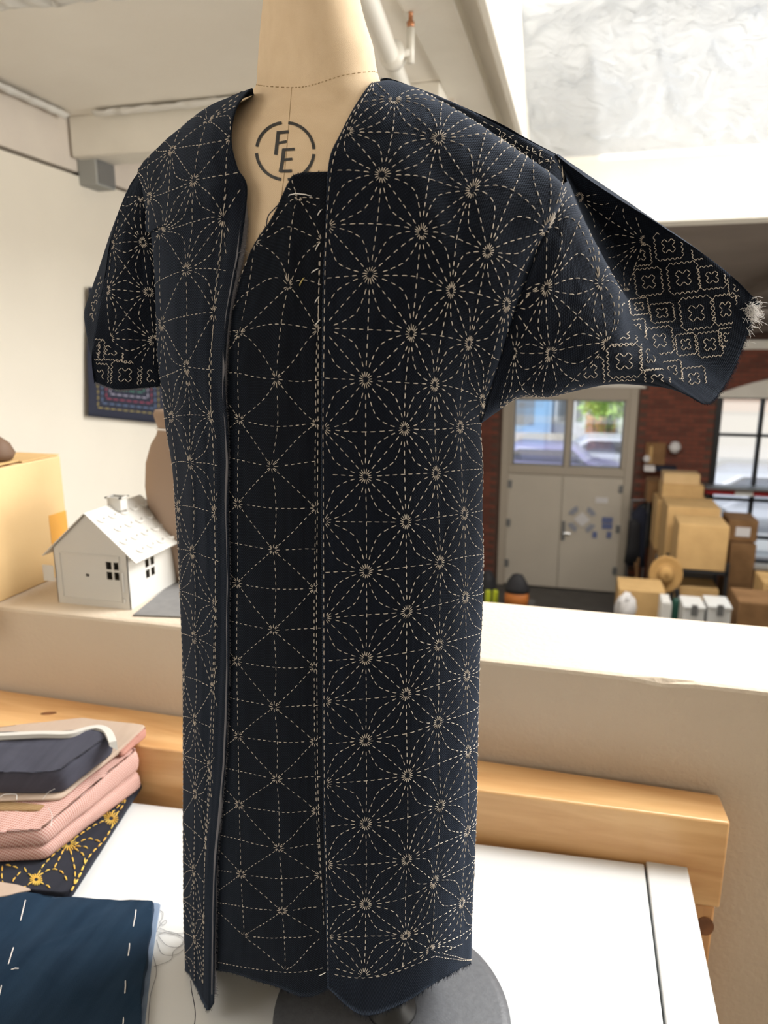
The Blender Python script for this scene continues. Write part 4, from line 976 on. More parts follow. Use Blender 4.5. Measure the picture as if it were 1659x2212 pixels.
# pine rail with post, behind the table
zt = Z(-.532)
C0, C1 = hz(1030, 1711, zt), hz(1580, 1783, zt); D0_, D1_ = hz(1035, 1645, zt), hz(1555, 1712, zt)
dd = C1-C0; dd /= np.linalg.norm(dd); L0 = C0-dd*1.05
C0, C1, D0_, D1_, L0 = [q+np.array([0, .004, 0]) for q in (C0, C1, D0_, D1_, L0)]; dk = C0*0; back = D1_-C1; bw = abs(back[1])+.004
rail = empty('pine_bench_rail', 'varnished pine rail with square post along the parapet wall', 'rail', (C1[0], C1[1], Z(-1.35)))
g = G(); Lb = np.array([L0[0], PF-.006, zt]); Rb = np.array([C1[0]-.003, PF-.006, zt])
g.prism([L0, C1, Rb, Lb], Z(-.648), zt); o = g.obj('top_rail', 'pine', rail, bevel=.003, seg=3)
pw = .085
p0 = C1-dd*pw
g = G(); g.prism([p0+[.0, .004, 0], C1+[-.004, .004, 0], Rb+[-.004, -.004, 0], Rb+[-pw, -.004, 0]], Z(-1.35), Z(-.650)); g.obj('post', 'pinev', rail, bevel=.003)
k0 = hy(1108, 1806, float(C0[1])+.003)
g = G(); g.lathe([(0, 0), (.0065, 0), (.007, .0006), (.0055, .0012), (.0, .0012)], (0, 0, 0), 20, 1.25, .8)
ang = math.atan2(dd[1], dd[0])
g.v = [(k0[0]+v[0]*math.cos(ang)+v[2]*math.sin(ang), k0[1]+v[0]*math.sin(ang)-v[2]*math.cos(ang)+.0003, k0[2]+v[1]) for v in g.v]
g.obj('knot', 'knot', rail, smooth=True)
k1 = hz(105, 1541, zt); g = G(); g.lathe([(0, -.001), (.009, -.001), (.009, .0003), (0, .0003)], (k1[0], k1[1], zt), 16, 1.3, .5, .4); g.obj('knot', 'knot', rail)
k2 = hy(1525, 2010, float(p0[1])); g = G(); g.lathe([(0, 0), (.010, 0), (.010, .0008), (0, .0008)], (0, 0, 0), 18, 1, 1.3)
g.v = [(k2[0]+v[0], p0[1]+.004-v[2]-.0002+(k2[0]-p0[0])*math.tan(ang), k2[2]+v[1]) for v in g.v]; g.obj('knot', 'knot', rail)

# ---- little white enamel house
LZ = PT
hx0, hx1, hy0, hy1 = -.772, -.641, .893, 1.030
eave, apex = Z(-.302), Z(-.245); xm = (hx0+hx1)/2
ho = empty('toy_house', 'small white enamelled metal house with scalloped roof, on the ledge', 'ornament', (xm, .96, LZ))
def wall_with_holes(P0, ux, uz, w_, h_, holes, t, tn):
    """rectangular sheet with rectangular holes; P0 corner, ux/uz unit vectors, tn thickness vector"""
    xs_ = sorted({0, w_, *[a for h in holes for a in (h[0], h[2])]}); zs_ = sorted({0, h_, *[a for h in holes for a in (h[1], h[3])]}); g = G()
    P0, ux, uz, tn = [np.array(q, float) for q in (P0, ux, uz, tn)]
    for a, b in zip(xs_, xs_[1:]):
        for c, d in zip(zs_, zs_[1:]):
            if any(h[0]-1e-6 <= a and b <= h[2]+1e-6 and h[1]-1e-6 <= c and d <= h[3]+1e-6 for h in holes): continue
            g.ext([P0+ux*a+uz*c, P0+ux*b+uz*c, P0+ux*b+uz*d, P0+ux*a+uz*d], tn*t)
    return g
wh, ww = eave-LZ, hx1-hx0
cx_, cz_ = .093, .046; pw_, ph_, gp_ = .0098, .0125, .0035
panes = [(cx_+i*(pw_+gp_), cz_+j*(ph_+gp_), cx_+i*(pw_+gp_)+pw_, cz_+j*(ph_+gp_)+ph_) for i in (0, 1) for j in (0, 1)]
heart = [(.0555, .0475, .0615, .0525)]
g = wall_with_holes((hx0, hy0, LZ), (1, 0, 0), (0, 0, 1), ww, wh, panes+heart, .0012, (0, 1, 0))
fwm = g.obj('front_wall', 'tin', ho)
g = G(); g.ext([(hx0, hy0, eave), (hx1, hy0, eave), (xm, hy0, apex)], (0, .0012, 0)); g.obj('gable', 'tin', ho)
g = G(); g.ext([(hx0, hy1, LZ), (hx1, hy1, LZ), (hx1, hy1, eave), (xm, hy1, apex), (hx0, hy1, eave)], (0, .0012, 0)); g.obj('rear_wall', 'tin', ho)
sp = [(.045+i*.0145, .036+j*.0175, .045+i*.0145+.0105, .036+j*.0175+.0135) for i in (0, 1) for j in (0, 1)]
wall_with_holes((hx1, hy0, LZ), (0, 1, 0), (0, 0, 1), hy1-hy0, wh, sp, .0012, (-1, 0, 0)).obj('side_wall', 'tin', ho)
wall_with_holes((hx0, hy0, LZ), (0, 1, 0), (0, 0, 1), hy1-hy0, wh, sp, .0012, (1, 0, 0)).obj('side_wall', 'tin', ho)
# front door leaf seams, hinge, side latch tab
g = G()
for a, b in (((.012, .010), (.116, .0115)), ((.0105, .010), (.012, .083)), ((.0105, .083), (.118, .0845)), ((.116, .010), (.1175, .083))): g.box((hx0+a[0], hy0-.0012, LZ+a[1]), (hx0+b[0], hy0+.0, LZ+b[1]))
g.obj('door_rim', 'tin', ho)
g = G(); g.tube([(hx0+.121, hy0-.001, LZ+.028), (hx0+.121, hy0-.001, LZ+.060)], .0015, 8); g.tube([(hx0+.121, hy0-.001, LZ+.010), (hx0+.121, hy0-.001, LZ+.018)], .0015, 8); g.obj('hinge_pin', 'tin', ho)
g = G(); g.box((hx0-.020, hy0-.004, LZ+.036), (hx0, hy0-.003, LZ+.062)); g.obj('latch_tab', 'tin', ho, bevel=.0005)
ov = .030; sl_ = (apex-eave)/(xm-hx0)
def roofside(sg):
    n = 30; vs = []; fs = []
    ex = xm+sg*((xm-hx0)+.017); ez = apex-sl_*abs(ex-xm)
    for j in range(n+1):
        for i in range(n+1):
            u, v = i/n, j/n; x = xm+(ex-xm)*u; z = apex+(ez-apex)*u; y = hy0-.004+(hy1-hy0+.010)*v; vs.append((x, y, z+.0012))
    for j in range(n):
        for i in range(n): a = j*(n+1)+i; fs.append((a, a+1, a+n+2, a+n+1) if sg > 0 else (a, a+n+1, a+n+2, a+1))
    g = G(); g.add(vs, fs); o = g.obj('roof_panel', 'tin', ho); md = o.modifiers.new('t', 'SOLIDIFY'); md.thickness = .0014; md.offset = 1
    nrm = np.array([sg*sl_, 0, 1]); nrm /= np.linalg.norm(nrm); dn = np.array([ex-xm, 0, ez-apex]); Ls = np.linalg.norm(dn); dn /= Ls
    if sg > 0:
        for r in range(4):
            for c in range(5):
                s_ = Ls*(.17+.22*r); y = hy0+.014+.028*c+(.014 if r % 2 else 0)
                if y > hy1-.006: continue
                cc = np.array([xm, y, apex+.0034])+dn*s_
                pts = [cc+np.array([0, 1, 0])*.0085*math.cos(t)+dn*.0075*math.sin(t)+nrm*(.0003+.0010*math.sin(t)) for t in np.linspace(.0, PI, 11)]
                G().tube(pts, [.0006+.0022*math.sin(PI*k/10) for k in range(11)], 8).obj('scallop_tile', 'tin', o, smooth=True)
roofside(1); roofside(-1)
ch = hz(252, 1075, apex+.012)
g = G()
for a in ((-.012, -.009, .012, -.008), (-.012, .008, .012, .009), (-.012, -.008, -.011, .008), (.011, -.008, .012, .008)): g.box((xm+.008+a[0], ch[1]+a[1]-.002, apex-.006), (xm+.008+a[2], ch[1]+a[3]-.002, apex+.014))
for a in ((-.0145, -.0115, .0145, -.008), (-.0145, .008, .0145, .0115), (-.0145, -.0115, -.011, .0115), (.011, -.0115, .0145, .0115)): g.box((xm+.008+a[0], ch[1]+a[1]-.002, apex+.013), (xm+.008+a[2], ch[1]+a[3]-.002, apex+.0150))
g.obj('chimney', 'tin', ho)

# ---- carton at the left end of the ledge
bx = empty('carton', 'plain tan cardboard carton at the left end of the ledge', 'box', (-1.12, 1.0, LZ))
X1, Y1 = hz(118, 1250, LZ)[0], hz(118, 1250, LZ)[1]; bt_ = hx(127, 985, X1)[2]
Y0_ = .60+.19
G().box((X1-.30, Y0_, LZ+.0005), (X1, Y1+.045, bt_)).obj('body', 'kraftl', bx, bevel=.002)
G().ext([(X1-.30, Y0_, bt_+.001), (X1-.004, Y0_, bt_+.001), (X1-.004, Y0_+.155, bt_+.004), (X1-.30, Y0_+.155, bt_+.004)], (0, 0, .002)).obj('flap', 'kraft', bx)
G().ext([(X1-.30, Y0_+.160, bt_+.001), (X1-.002, Y0_+.160, bt_+.001), (X1-.002, Y1+.045, bt_+.001), (X1-.30, Y1+.045, bt_+.001)], (0, 0, .002)).obj('flap', 'kraft', bx)
tq = hx(118, 1135, X1)
G().box((X1, tq[1]-.012, tq[2]-.035), (X1+.0006, Y1+.0452, tq[2]+.02)).obj('tape_end', 'tape', bx)
lp0 = hz(-4, 985, bt_+.02); lp0[2] = bt_+.006; lp0[1] = min(max(lp0[1], .86), 1.0)
mm = G(); mm.lathe([(0, 0), (.022, .002), (.027, .012), (.020, .028), (.008, .038), (0, .040)], (hx(-22, 985, X1-.03)[0], .93, bt_+.0062), 18)
o = mm.obj('wooden_knob_toy', 'plasticn', smooth=True); tag(o, 'brown rounded knob-like thing on top of the carton, cut by photo edge', 'ornament')

# ---- grey mat, sack, hanging cloth
m0 = [hz(287, 1332, LZ), hz(470, 1338, LZ), hz(470, 1262, LZ), hz(372, 1262, LZ)]
o = G().prism([(p[0], p[1]) for p in m0], LZ+.0006, LZ+.0032).obj('grey_mat', 'mat_', bevel=.001); tag(o, 'flat grey mat lying on the ledge beside the white house', 'mat')
sc = hz(420, 1236, LZ)
sk = empty('cloth_sack', 'brown sackcloth pouch tied at its neck, standing behind the white house', 'bag', (sc[0], 1.035, LZ))
zz = lambda y: hy(360, y, 1.035)[2]-LZ
def rw(xl, y): return hy(400, y, 1.035)[0]-hy(xl, y, 1.035)[0]+.0
prof = [(.0, .001), (.030, .001)]+[(rw(x, y), zz(y)) for x, y in ((345, 1190), (331, 1150), (319, 1095), (316, 1050), (321, 1000), (333, 960), (344, 940), (349, 925), (345, 912), (340, 895), (344, 885))]+[(.0, zz(884))]
g = G(); cxs = hy(400, 1040, 1.035)[0]; g.lathe(prof, (cxs, 1.035, LZ), 40, 1, .42)
for i, v in enumerate(g.v): r_ = mnoise.noise(Vector(v)*40)*.0025; g.v[i] = (v[0]+r_, v[1]+r_, v[2])
o = g.obj('pouch', 'sack', sk, smooth=True)
g = G(); zb = zz(926); g.tube([(cxs+(rw(349, 925)+.001)*math.cos(t), 1.035+(rw(349, 925)*.42+.001)*math.sin(t), LZ+zb) for t in np.linspace(0, 2*PI, 30)], .0018, 8); g.obj('neck_cord', 'threadw', sk, smooth=True)
# sampler pinned to the left wall
hw = [hx(190, 620, WX+.02), hx(352, 640, WX+.02), hx(352, 916, WX+.02), hx(188, 899, WX+.02)]
cl_ = empty('sashiko_sampler', 'dark navy sampler with coloured concentric running stitches hung behind the left sleeve', 'textile', hw[0])
NS = 24; vs = []
def smp(u, v):
    p = bil(hw, u, v); return np.array(p)+np.array([.004*math.sin(9*v)+.003*math.sin(7*u+2), 0, 0])
for j in range(NS+1):
    for i in range(NS+1): vs.append(smp(i/NS, j/NS))
g = G(); g.add(vs, [(j*(NS+1)+i, j*(NS+1)+i+1, (j+1)*(NS+1)+i+1, (j+1)*(NS+1)+i) for j in range(NS) for i in range(NS)])
o = g.obj('cloth', 'navyc', cl_, smooth=True); md = o.modifiers.new('t', 'SOLIDIFY'); md.thickness = .003; md.offset = 0
colr = ['threado', 'threadb', 'threadr', 'threadl', 'threadgn', 'threadb', 'threadgr', 'threado']
for k, c in enumerate(colr):
    d = .10+k*.052*1.0; g = G()
    for a, b in (((d, d*.7), (d, 1-d*.75)), ((d, 1-d*.75), (1-d, 1-d*.75)), ((1-d, 1-d*.75), (1-d, d*.7)), ((1-d, d*.7), (d, d*.7))):
        n_ = max(2, int(math.hypot((b[0]-a[0])*.45, (b[1]-a[1])*.75)/.035))
        for i in range(n_):
            t0, t1 = (i+.1)/n_, (i+.72)/n_; p, q = [smp(a[0]+(b[0]-a[0])*t, a[1]+(b[1]-a[1])*t)+np.array([.0035, 0, 0]) for t in (t0, t1)]
            g.tube([p, (p+q)/2+np.array([.001, 0, 0]), q], .0022, 5)
    g.obj('running_stitch', c, cl_, kind='stuff')

# ---- folded fabrics on the table
def plane(P):
    P = np.array(P); A = np.c_[P[:, :2], np.ones(len(P))]; c = np.linalg.lstsq(A, P[:, 2], rcond=None)[0]; return lambda q: float(c[0]*q[0]+c[1]*q[1]+c[2])
def slab(poly, zb, name, m, parent=None, bulge=.003, nz=.0012, sd=0, n=26, soft=2, lips=(), **kw):
    """folded cloth between a bottom (number or function of x, y) and a top plane through its corners; rounded, slightly puffed edges;
    lips: height fractions where the outline is pinched in, as between folds"""
    P_ = np.array([p[:2] for p in poly]); c = P_.mean(0); pts = []; zt_ = plane(poly); zbf = zb if callable(zb) else (lambda q: zb)
    for i in range(len(P_)):
        a, b = P_[i], P_[(i+1) % len(P_)]
        for k in range(n): pts.append(a+(b-a)*k/n)
    pts = np.array(pts)
    for _ in range(soft): pts = (np.roll(pts, 1, 0)+pts*2+np.roll(pts, -1, 0))/4
    dirs = pts-c; dirs /= np.linalg.norm(dirs, axis=1)[:, None]; fr = sorted({0, .06, .15, .3, .45, .6, .75, .88, .96, 1.0, *[l+e for l in lips for e in (-.06, 0, .06)]})
    rings = []
    for f in fr:
        prof_ = math.sqrt(max(0, 1-(2*f-1)**2))-1
        if lips:
            ed_ = [0, *lips, 1]; k = max(i for i in range(len(ed_)-1) if f >= ed_[i]-1e-9 or i == 0); k = min(k, len(ed_)-2); ff = (f-ed_[k])/(ed_[k+1]-ed_[k]); prof_ = math.sqrt(max(0, 1-(2*ff-1)**2))-1
        rings.append((pts+dirs*(bulge*prof_), f))
    for s_ in (.985, .95, .88, .78, .65, .5, .33, .16, .05): rings.append((c+(pts-c)*s_, 1.0))
    vs = []; uv = []; nf = len(fr)
    for k, (r_, f) in enumerate(rings):
        for q in r_:
            h = zbf(q)+(zt_(q)-zbf(q))*f; d = (q-c)/(np.linalg.norm(q-c)+1e-9)
            nn = mnoise.noise(Vector((q[0]*22+sd, q[1]*22, sd)))*nz*2+mnoise.noise(Vector((q[0]*60+sd, q[1]*60, sd)))*nz*.5
            w_ = mnoise.noise(Vector((q[0]*45+sd, q[1]*45, h*70)))*nz*1.2 if 0 < k < nf else 0
            vs.append((q[0]+d[0]*w_, q[1]+d[1]*w_, h+nn*f)); uv.append((q[0]+d[0]*(zt_(q)-h), q[1]+d[1]*(zt_(q)-h)))
    N_ = len(pts); fs = [(k*N_+i, k*N_+(i+1) % N_, (k+1)*N_+(i+1) % N_, (k+1)*N_+i) for k in range(len(rings)-1) for i in range(N_)]
    fs += [tuple(range(N_))[::-1], tuple((len(rings)-1)*N_+i for i in range(N_))]
    off = np.array(base_of(parent)) if parent else np.zeros(3)
    a = sum(pts[i][0]*pts[(i+1) % N_][1]-pts[(i+1) % N_][0]*pts[i][1] for i in range(N_))
    if a < 0: fs = [f[::-1] for f in fs]
    return link(name, np.array(vs)-off, fs, m, parent, True, uv, **kw), zt_
def q3(pts): return [hz(x, y, Z(z)) for x, y, z in pts]
def q2(pts, z): return [hz(x, y, z) for x, y in pts]
z1 = TZ+.001
# bottom: black cloth with gold star stitching
ft = .010; fp = q2([(150, 1931), (311, 1683), (150, 1655), (-260, 1600), (-330, 1880)], z1+ft)
f1 = empty('gold_stitched_cloth', 'folded black cloth with gold star stitching, bottom of the fabric stack', 'fabric', (*fp[0][:2], z1))
slab(fp, z1, 'folded_cloth', 'charc', f1, nz=.0003, sd=1, bulge=.002, soft=1)
def ontop(z): return lambda x, y: hz(x, y, z)
gst = G(); pt_ = ontop(z1+ft+.0006)
def gline(pts, L=10.5, gap=5.5, r=.0009):
    A = dense(pts, 80); d = np.concatenate([[0], np.cumsum(np.hypot(*np.diff(A, axis=0).T))]); s_ = 1.
    while s_+L < d[-1]:
        q = [np.array([np.interp(s_+L*k, d, A[:, 0]), np.interp(s_+L*k, d, A[:, 1])]) for k in (0, .5, 1)]
        P3 = [pt_(*k) for k in q]; P3[1][2] += .0006; gst.tube(P3, [r*.5, r, r*.5], 6); s_ += L+gap
S1, S2, S3 = (148, 1822), (240, 1768), (78, 1900)
def star(c, sc_=1, skip=()):
    for k in range(16):
        a = 2*PI*k/16+.2; p = [pt_(c[0]+math.cos(a)*t*sc_*1.1, c[1]+math.sin(a)*t*sc_) for t in (5, 15)]; gst.tube(p, [.0005, .0008], 5)
star(S1); star(S2, .9); star(S3, .8)
gline([(160, 1812), (200, 1785), (232, 1770)]); gline([(160, 1825), (190, 1812), (215, 1818), (212, 1822)]); gline([(152, 1835), (162, 1880), (160, 1912), (152, 1925)]); gline([(138, 1835), (120, 1870), (110, 1885)])
gline([(160, 1832), (182, 1850), (178, 1880), (158, 1920)]); gline([(163, 1828), (185, 1830), (198, 1842)]); gline([(140, 1810), (160, 1780), (190, 1765), (230, 1762)]); gline([(152, 1808), (165, 1780), (168, 1760)])
gline([(240, 1758), (262, 1735), (268, 1725), (258, 1712)]); gline([(232, 1757), (230, 1735), (222, 1722)]); gline([(246, 1780), (225, 1815), (190, 1855), (155, 1925)]); gline([(250, 1762), (270, 1732), (262, 1718), (250, 1706)])
gline([(84, 1892), (110, 1878), (135, 1885), (150, 1915)]); gline([(82, 1890), (95, 1868), (125, 1838), (138, 1828)]); gline([(70, 1895), (55, 1880), (52, 1866)]); gline([(84, 1905), (105, 1915), (112, 1925)]); gline([(70, 1905), (40, 1925)])
gline([(5, 1870), (4, 1895), (8, 1915)]); gline([(45, 1883), (30, 1900), (24, 1915)]); gline([(12, 1868), (30, 1872), (48, 1880)])
gst.obj('gold_stitching', 'threadg', f1, kind='stuff')
wl_ = q2([(288, 1655), (309, 1678), (300, 1687), (280, 1668)], z1+ft+.004); G().prism(wl_, z1+ft+.001, z1+ft+.004).obj('white_lining_corner', 'fray', f1, bevel=.001)
# pink check
z2 = z1+ft+.0015
f2 = empty('pink_check_cloth', 'folded pink small-check cotton in the middle of the fabric stack', 'fabric', (*hz(60, 1850, z2)[:2], z2))
pk = q3([(93, 1800, -.549), (300, 1612, -.523), (200, 1570, -.523), (-260, 1640, -.535), (-330, 1822, -.549)])
_, zpk = slab(pk, z2, 'fold', 'pink', f2, bulge=.006, nz=.0010, sd=5, soft=1, lips=(.45,))
pk2 = q3([(262, 1628, -.522), (318, 1572, -.509), (292, 1562, -.509), (235, 1606, -.518)])
slab(pk2, lambda q: zpk(q)+.001, 'turned_corner', 'pink2', f2, bulge=.002, nz=.0006, sd=8, n=12, soft=3)
pk3 = q3([(240, 1655, -.540), (296, 1620, -.536), (285, 1600, -.536), (225, 1640, -.540)])
# taupe linen and brown check
zb3 = lambda q: zpk(q)+.0042
tp = q3([(132, 1734, -.541), (316, 1563, -.5045), (180, 1550, -.505), (-260, 1600, -.520), (-330, 1735, -.541)])
f3 = empty('taupe_linen_cloth', 'thin taupe linen folded under the washed navy cloth', 'fabric', tp[0]-np.array([0, 0, .003]))
_, ztp = slab(tp, zb3, 'folded_cloth', 'beige', f3, bulge=.001, nz=.0006, sd=11, soft=1)
f4 = empty('brown_check_cloth', 'small brown check cloth jutting out beneath the taupe linen', 'fabric', (*hz(20, 1768, Z(-.546))[:2], Z(-.547)))
slab(q3([(84, 1756, -.5445), (98, 1746, -.5445), (-150, 1722, -.5445), (-260, 1756, -.5445)]), lambda q: zpk(q)+.0012, 'folded_cloth', 'brownc', f4, bulge=.001, nz=.0002, sd=12, soft=1)
slab(q3([(80, 1750, -.541), (94, 1742, -.541), (-150, 1722, -.541), (-260, 1750, -.541)]), Z(-.5442), 'fold', 'brownc', f4, bulge=.002, nz=.0003, sd=14, soft=1)
# washed navy on top, with cream webbing
nv_ = q3([(132, 1672, -.506), (243, 1583, -.487), (200, 1576, -.487), (-260, 1588, -.495), (-330, 1672, -.506)])
f5 = empty('washed_navy_cloth', 'thick folded washed navy cloth with cream webbing edge, on top of the stack', 'fabric', nv_[0]-np.array([0, 0, .03]))
_, znv = slab(nv_, lambda q: ztp(q)+.0026, 'folded_cloth', 'charc2', f5, bulge=.005, nz=.0016, sd=21, soft=4)
wb = []
for x, y in ((-60, 1590), (0, 1588), (40, 1586), (90, 1584), (150, 1584), (185, 1575), (210, 1571), (228, 1576), (238, 1588), (244, 1604)): wb.append(hz(x, y, Z(-.4865)))
g = G(); A = crom(np.array(wb), np.linspace(0, 1, 60)); vs = []
for i, p in enumerate(A):
    t = A[min(i+1, 59)]-A[max(i-1, 0)]; t /= np.linalg.norm(t); nn = np.array([-t[1], t[0], 0])*.0045; vs += [p+nn+[0, 0, -.012], p+nn+[0, 0, .0010], p-nn+[0, 0, .0016], p-nn+[0, 0, -.004]]
g.add(vs, [(4*i+k, 4*i+(k+1) % 4, 4*i+4+(k+1) % 4, 4*i+4+k) for i in range(59) for k in range(4)]+[(0, 1, 2, 3), (239, 238, 237, 236)]); o = g.obj('webbing_edge', 'trim', f5, smooth=False)
g = G()
for pts in (((0, 1722, -.505), (10, 1716, -.503), (34, 1716, -.503), (36, 1728, -.506)), ((92, 1727, -.515), (104, 1712, -.508), (118, 1704, -.503)), ((110, 1785, -.53), (112, 1760, -.53), (104, 1745, -.53))):
    g.tube(crom(np.array([hz(x, y, Z(z)) for x, y, z in pts]), np.linspace(0, 1, 14)), .0003, 4)
g.obj('loose_threads', 'fray', f5, kind='stuff')
# indigo cloth in front, with basting
zi = TZ+.012
ip = q2([(335, 1945), (14, 1924), (-330, 1935), (-380, 2330), (285, 2330), (318, 2060)], zi)
f6 = empty('indigo_cloth', 'blue indigo cloth piece with long white basting, at the lower left corner', 'fabric', (*ip[0][:2], TZ+.0035))
slab(ip, TZ+.0035, 'cloth', 'indigo', f6, bulge=.001, nz=.0020, sd=31, soft=1)
sp_ = q2([(347, 1950), (14, 1930), (-330, 1945), (-380, 2350), (297, 2350), (330, 2060)], TZ+.002)
slab(sp_, TZ+.0003, 'pale_lining', 'selv', f6, bulge=.0005, nz=.0, sd=33, soft=1)
g = G()
def surf_z(x, y):
    P_ = hz(x, y, zi); return P_+np.array([0, 0, mnoise.noise(Vector((P_[0]*22+31, P_[1]*22, 31)))*.0020*2+.0006])
for a, b in (((55, 1946), (43, 1992)), ((294, 1968), (288, 2003)), ((280, 2040), (277, 2066)), ((29, 2047), (18, 2084)), ((24, 2094), (40, 2091)), ((271, 2120), (270, 2147)), ((3, 2128), (-2, 2150)), ((267, 2192), (264, 2225))):
    m_ = ((a[0]+b[0])/2+1, (a[1]+b[1])/2); g.tube([surf_z(*a)-[0, 0, .0008], surf_z(*m_)+[0, 0, .0003], surf_z(*b)-[0, 0, .0008]], .00055, 6)
g.obj('basting_thread', 'threadw', f6, kind='stuff')
def tz(x, y): return hz(x, y, TZ+.0012)
g = G()
for pts in (((343, 1965), (352, 1972), (350, 1985), (345, 1992), (352, 1998), (360, 1992), (356, 1988), (346, 1998), (338, 2012)),
            ((335, 2012), (355, 2015), (390, 2022), (398, 2035), (385, 2046), (360, 2042), (342, 2022)), ((338, 2020), (365, 2012), (395, 2025), (392, 2040), (375, 2055), (370, 2072), (350, 2082), (332, 2088)),
            ((345, 2005), (375, 2016), (402, 2015)), ((338, 2030), (350, 2060), (380, 2062), (400, 2048)), ((330, 2060), (338, 2100), (325, 2150), (320, 2212))):
    A = crom(np.array([tz(*p) for p in pts]), np.linspace(0, 1, 40)); g.tube(A, .00022, 4)
g.obj('loose_threads', 'threadgr', f6, kind='stuff')
# cream scrap peeking out left of the indigo cloth
o, _ = slab(q2([(70, 1921), (40, 1911), (0, 1904), (-90, 1900), (-120, 1930), (-60, 1945), (12, 1935)], z1+ft+.003), z1+ft+.0012, 'taupe_scrap', 'beige', None, bulge=.0005, nz=.0002, sd=41, n=8); tag(o, 'thin taupe scrap peeking out above the indigo cloth', 'fabric')

# ================================================================ CEILING OBJECTS
# plastic sheet under the skylight
NX, NY = 150, 90; vs = []
pr_ = [(3.255, .765), (3.2, .80), (3.05, .86), (2.85, .93), (2.65, 1.03), (2.5, 1.18), (2.38, 1.36), (2.3, 1.5), (2.2, 1.66), (2.1, 1.85)]
for j in range(NY+1):
    t = j/NY*(len(pr_)-1); k = min(int(t), len(pr_)-2); f = t-k; y = pr_[k][0]*(1-f)+pr_[k+1][0]*f; z = pr_[k][1]*(1-f)+pr_[k+1][1]*f
    for i in range(NX+1):
        x = -.262+2.7*i/NX; a = min(1, j/8)
        h = .05*mnoise.noise(Vector((x*3.2, y*3, z*3)))+.075*(.5-abs(mnoise.noise(Vector((x*7+z*5, y*4, z*4+2)))))+.042*(.5-abs(mnoise.noise(Vector((x*17-z*9, y*8, z*8)))))+.012*mnoise.noise(Vector((x*40, y*24, z*24)))-.04*abs(math.sin(x*2.1+.5))*math.sin(PI*min(1, j/30))
        vs.append((x, y-h*.7*a, Z(z)+h*a))
g = G(); g.add(vs, [(j*(NX+1)+i, j*(NX+1)+i+1, (j+1)*(NX+1)+i+1, (j+1)*(NX+1)+i) for j in range(NY) for i in range(NX)])
o = g.obj('plastic_sheet', 'poly', smooth=True); tag(o, 'crumpled milky plastic sheet hung under the skylight', 'plastic sheet')
# plastic edge trim along left bay (taped seam), crumpled plastic at upper left
def ragged(name, A_, B_, wd, drop, m, label, cat, n=80, amp=.012):
    A_, B_ = np.array(A_, float), np.array(B_, float); t = B_-A_; tn = t/np.linalg.norm(t); pr = np.array([-tn[1], tn[0], 0]); vs = []
    for i in range(n+1):
        c = A_+t*i/n
        for k in range(5):
            h = amp*mnoise.noise(Vector((i*.35, k*.9, wd*10))); vs.append(c+pr*(wd*(k-2)/4+h)+np.array([0, 0, -drop*(1-((k-2)/2)**2)+h]))
    g = G(); g.add(vs, [(i*5+k, (i+1)*5+k, (i+1)*5+k+1, i*5+k+1) for i in range(n) for k in range(4)]); o = g.obj(name, m, smooth=True)
    md = o.modifiers.new('t', 'SOLIDIFY'); md.thickness = .002; tag(o, label, cat)
ragged('plastic_tape_strip', (-1.66, 2.345, Z(.792)), (-.55, 2.345, Z(.792)), .04, .012, 'whitein', 'taped white plastic strip along the cross beam at upper left', 'tape', amp=.008)
ragged('plastic_tape_strip', (WX+.03, 1.9, Z(.79)), (WX+.03, 2.33, Z(.79)), .035, .012, 'whitein', 'short taped plastic strip along the left wall top', 'tape', 40, .008)
ragged('crumpled_film', (-1.78, 1.52, Z(.78)), (-.72, 1.58, Z(.78)), .13, .02, 'whitein', 'crumpled white film stuck along the ceiling at the top left edge', 'plastic sheet', 90, .022)
vp_ = hx(216, 378, WX+.05)
vb = empty('junction_box', 'small grey metal box on the ceiling edge above left wall', 'box', (WX, vp_[1], vp_[2]))
G().box((WX-.003, vp_[1]-.055, vp_[2]-.045), (WX+.075, vp_[1]+.055, vp_[2]+.05)).obj('body', 'vent', vb, bevel=.004); G().box((WX+.075, vp_[1]-.048, vp_[2]-.038), (WX+.080, vp_[1]+.048, vp_[2]+.043)).obj('cover_plate', 'steelg', vb)
# sprinkler pipe
pA, pB = hz(779, -40, Z(.70)), hz(862, 172, Z(.70)); dp = pB-pA; 
pp = empty('sprinkler_pipe', 'white painted sprinkler pipe with a brass head, right of the neck', 'pipe', pA)
G().tube([pA-dp*.6, pA, pB, pB+dp*1.5], .023, 20).obj('pipe_run', 'pipe', pp, smooth=True)
sA = hz(848, 120, Z(.70)); g = G(); g.tube([sA-dp*.03, sA+dp*.03], .032, 16); g.tube([sA, sA+np.array([.045, 0, .0])], .012, 12); g.tube([sA+np.array([.045, 0, -.02]), sA+np.array([.045, 0, .055])], .010, 12)
g.obj('tee_fitting', 'pipe', pp, smooth=True)
sp2 = sA+np.array([.045, 0, .055]); g = G(); g.lathe([(0, 0), (.008, 0), (.010, .012), (.006, .016), (.005, .035), (.02, .037), (.02, .04), (0, .04)], sp2, 12); g.obj('sprinkler_head', 'copper', pp, smooth=True)
for t in (.1, 1.1): 
    c = pA+dp*t; g = G(); g.tube([c+np.array([0, 0, .02]), c+np.array([0, 0, .10])], .004, 6); g.obj('hanger', 'pipe', pp)

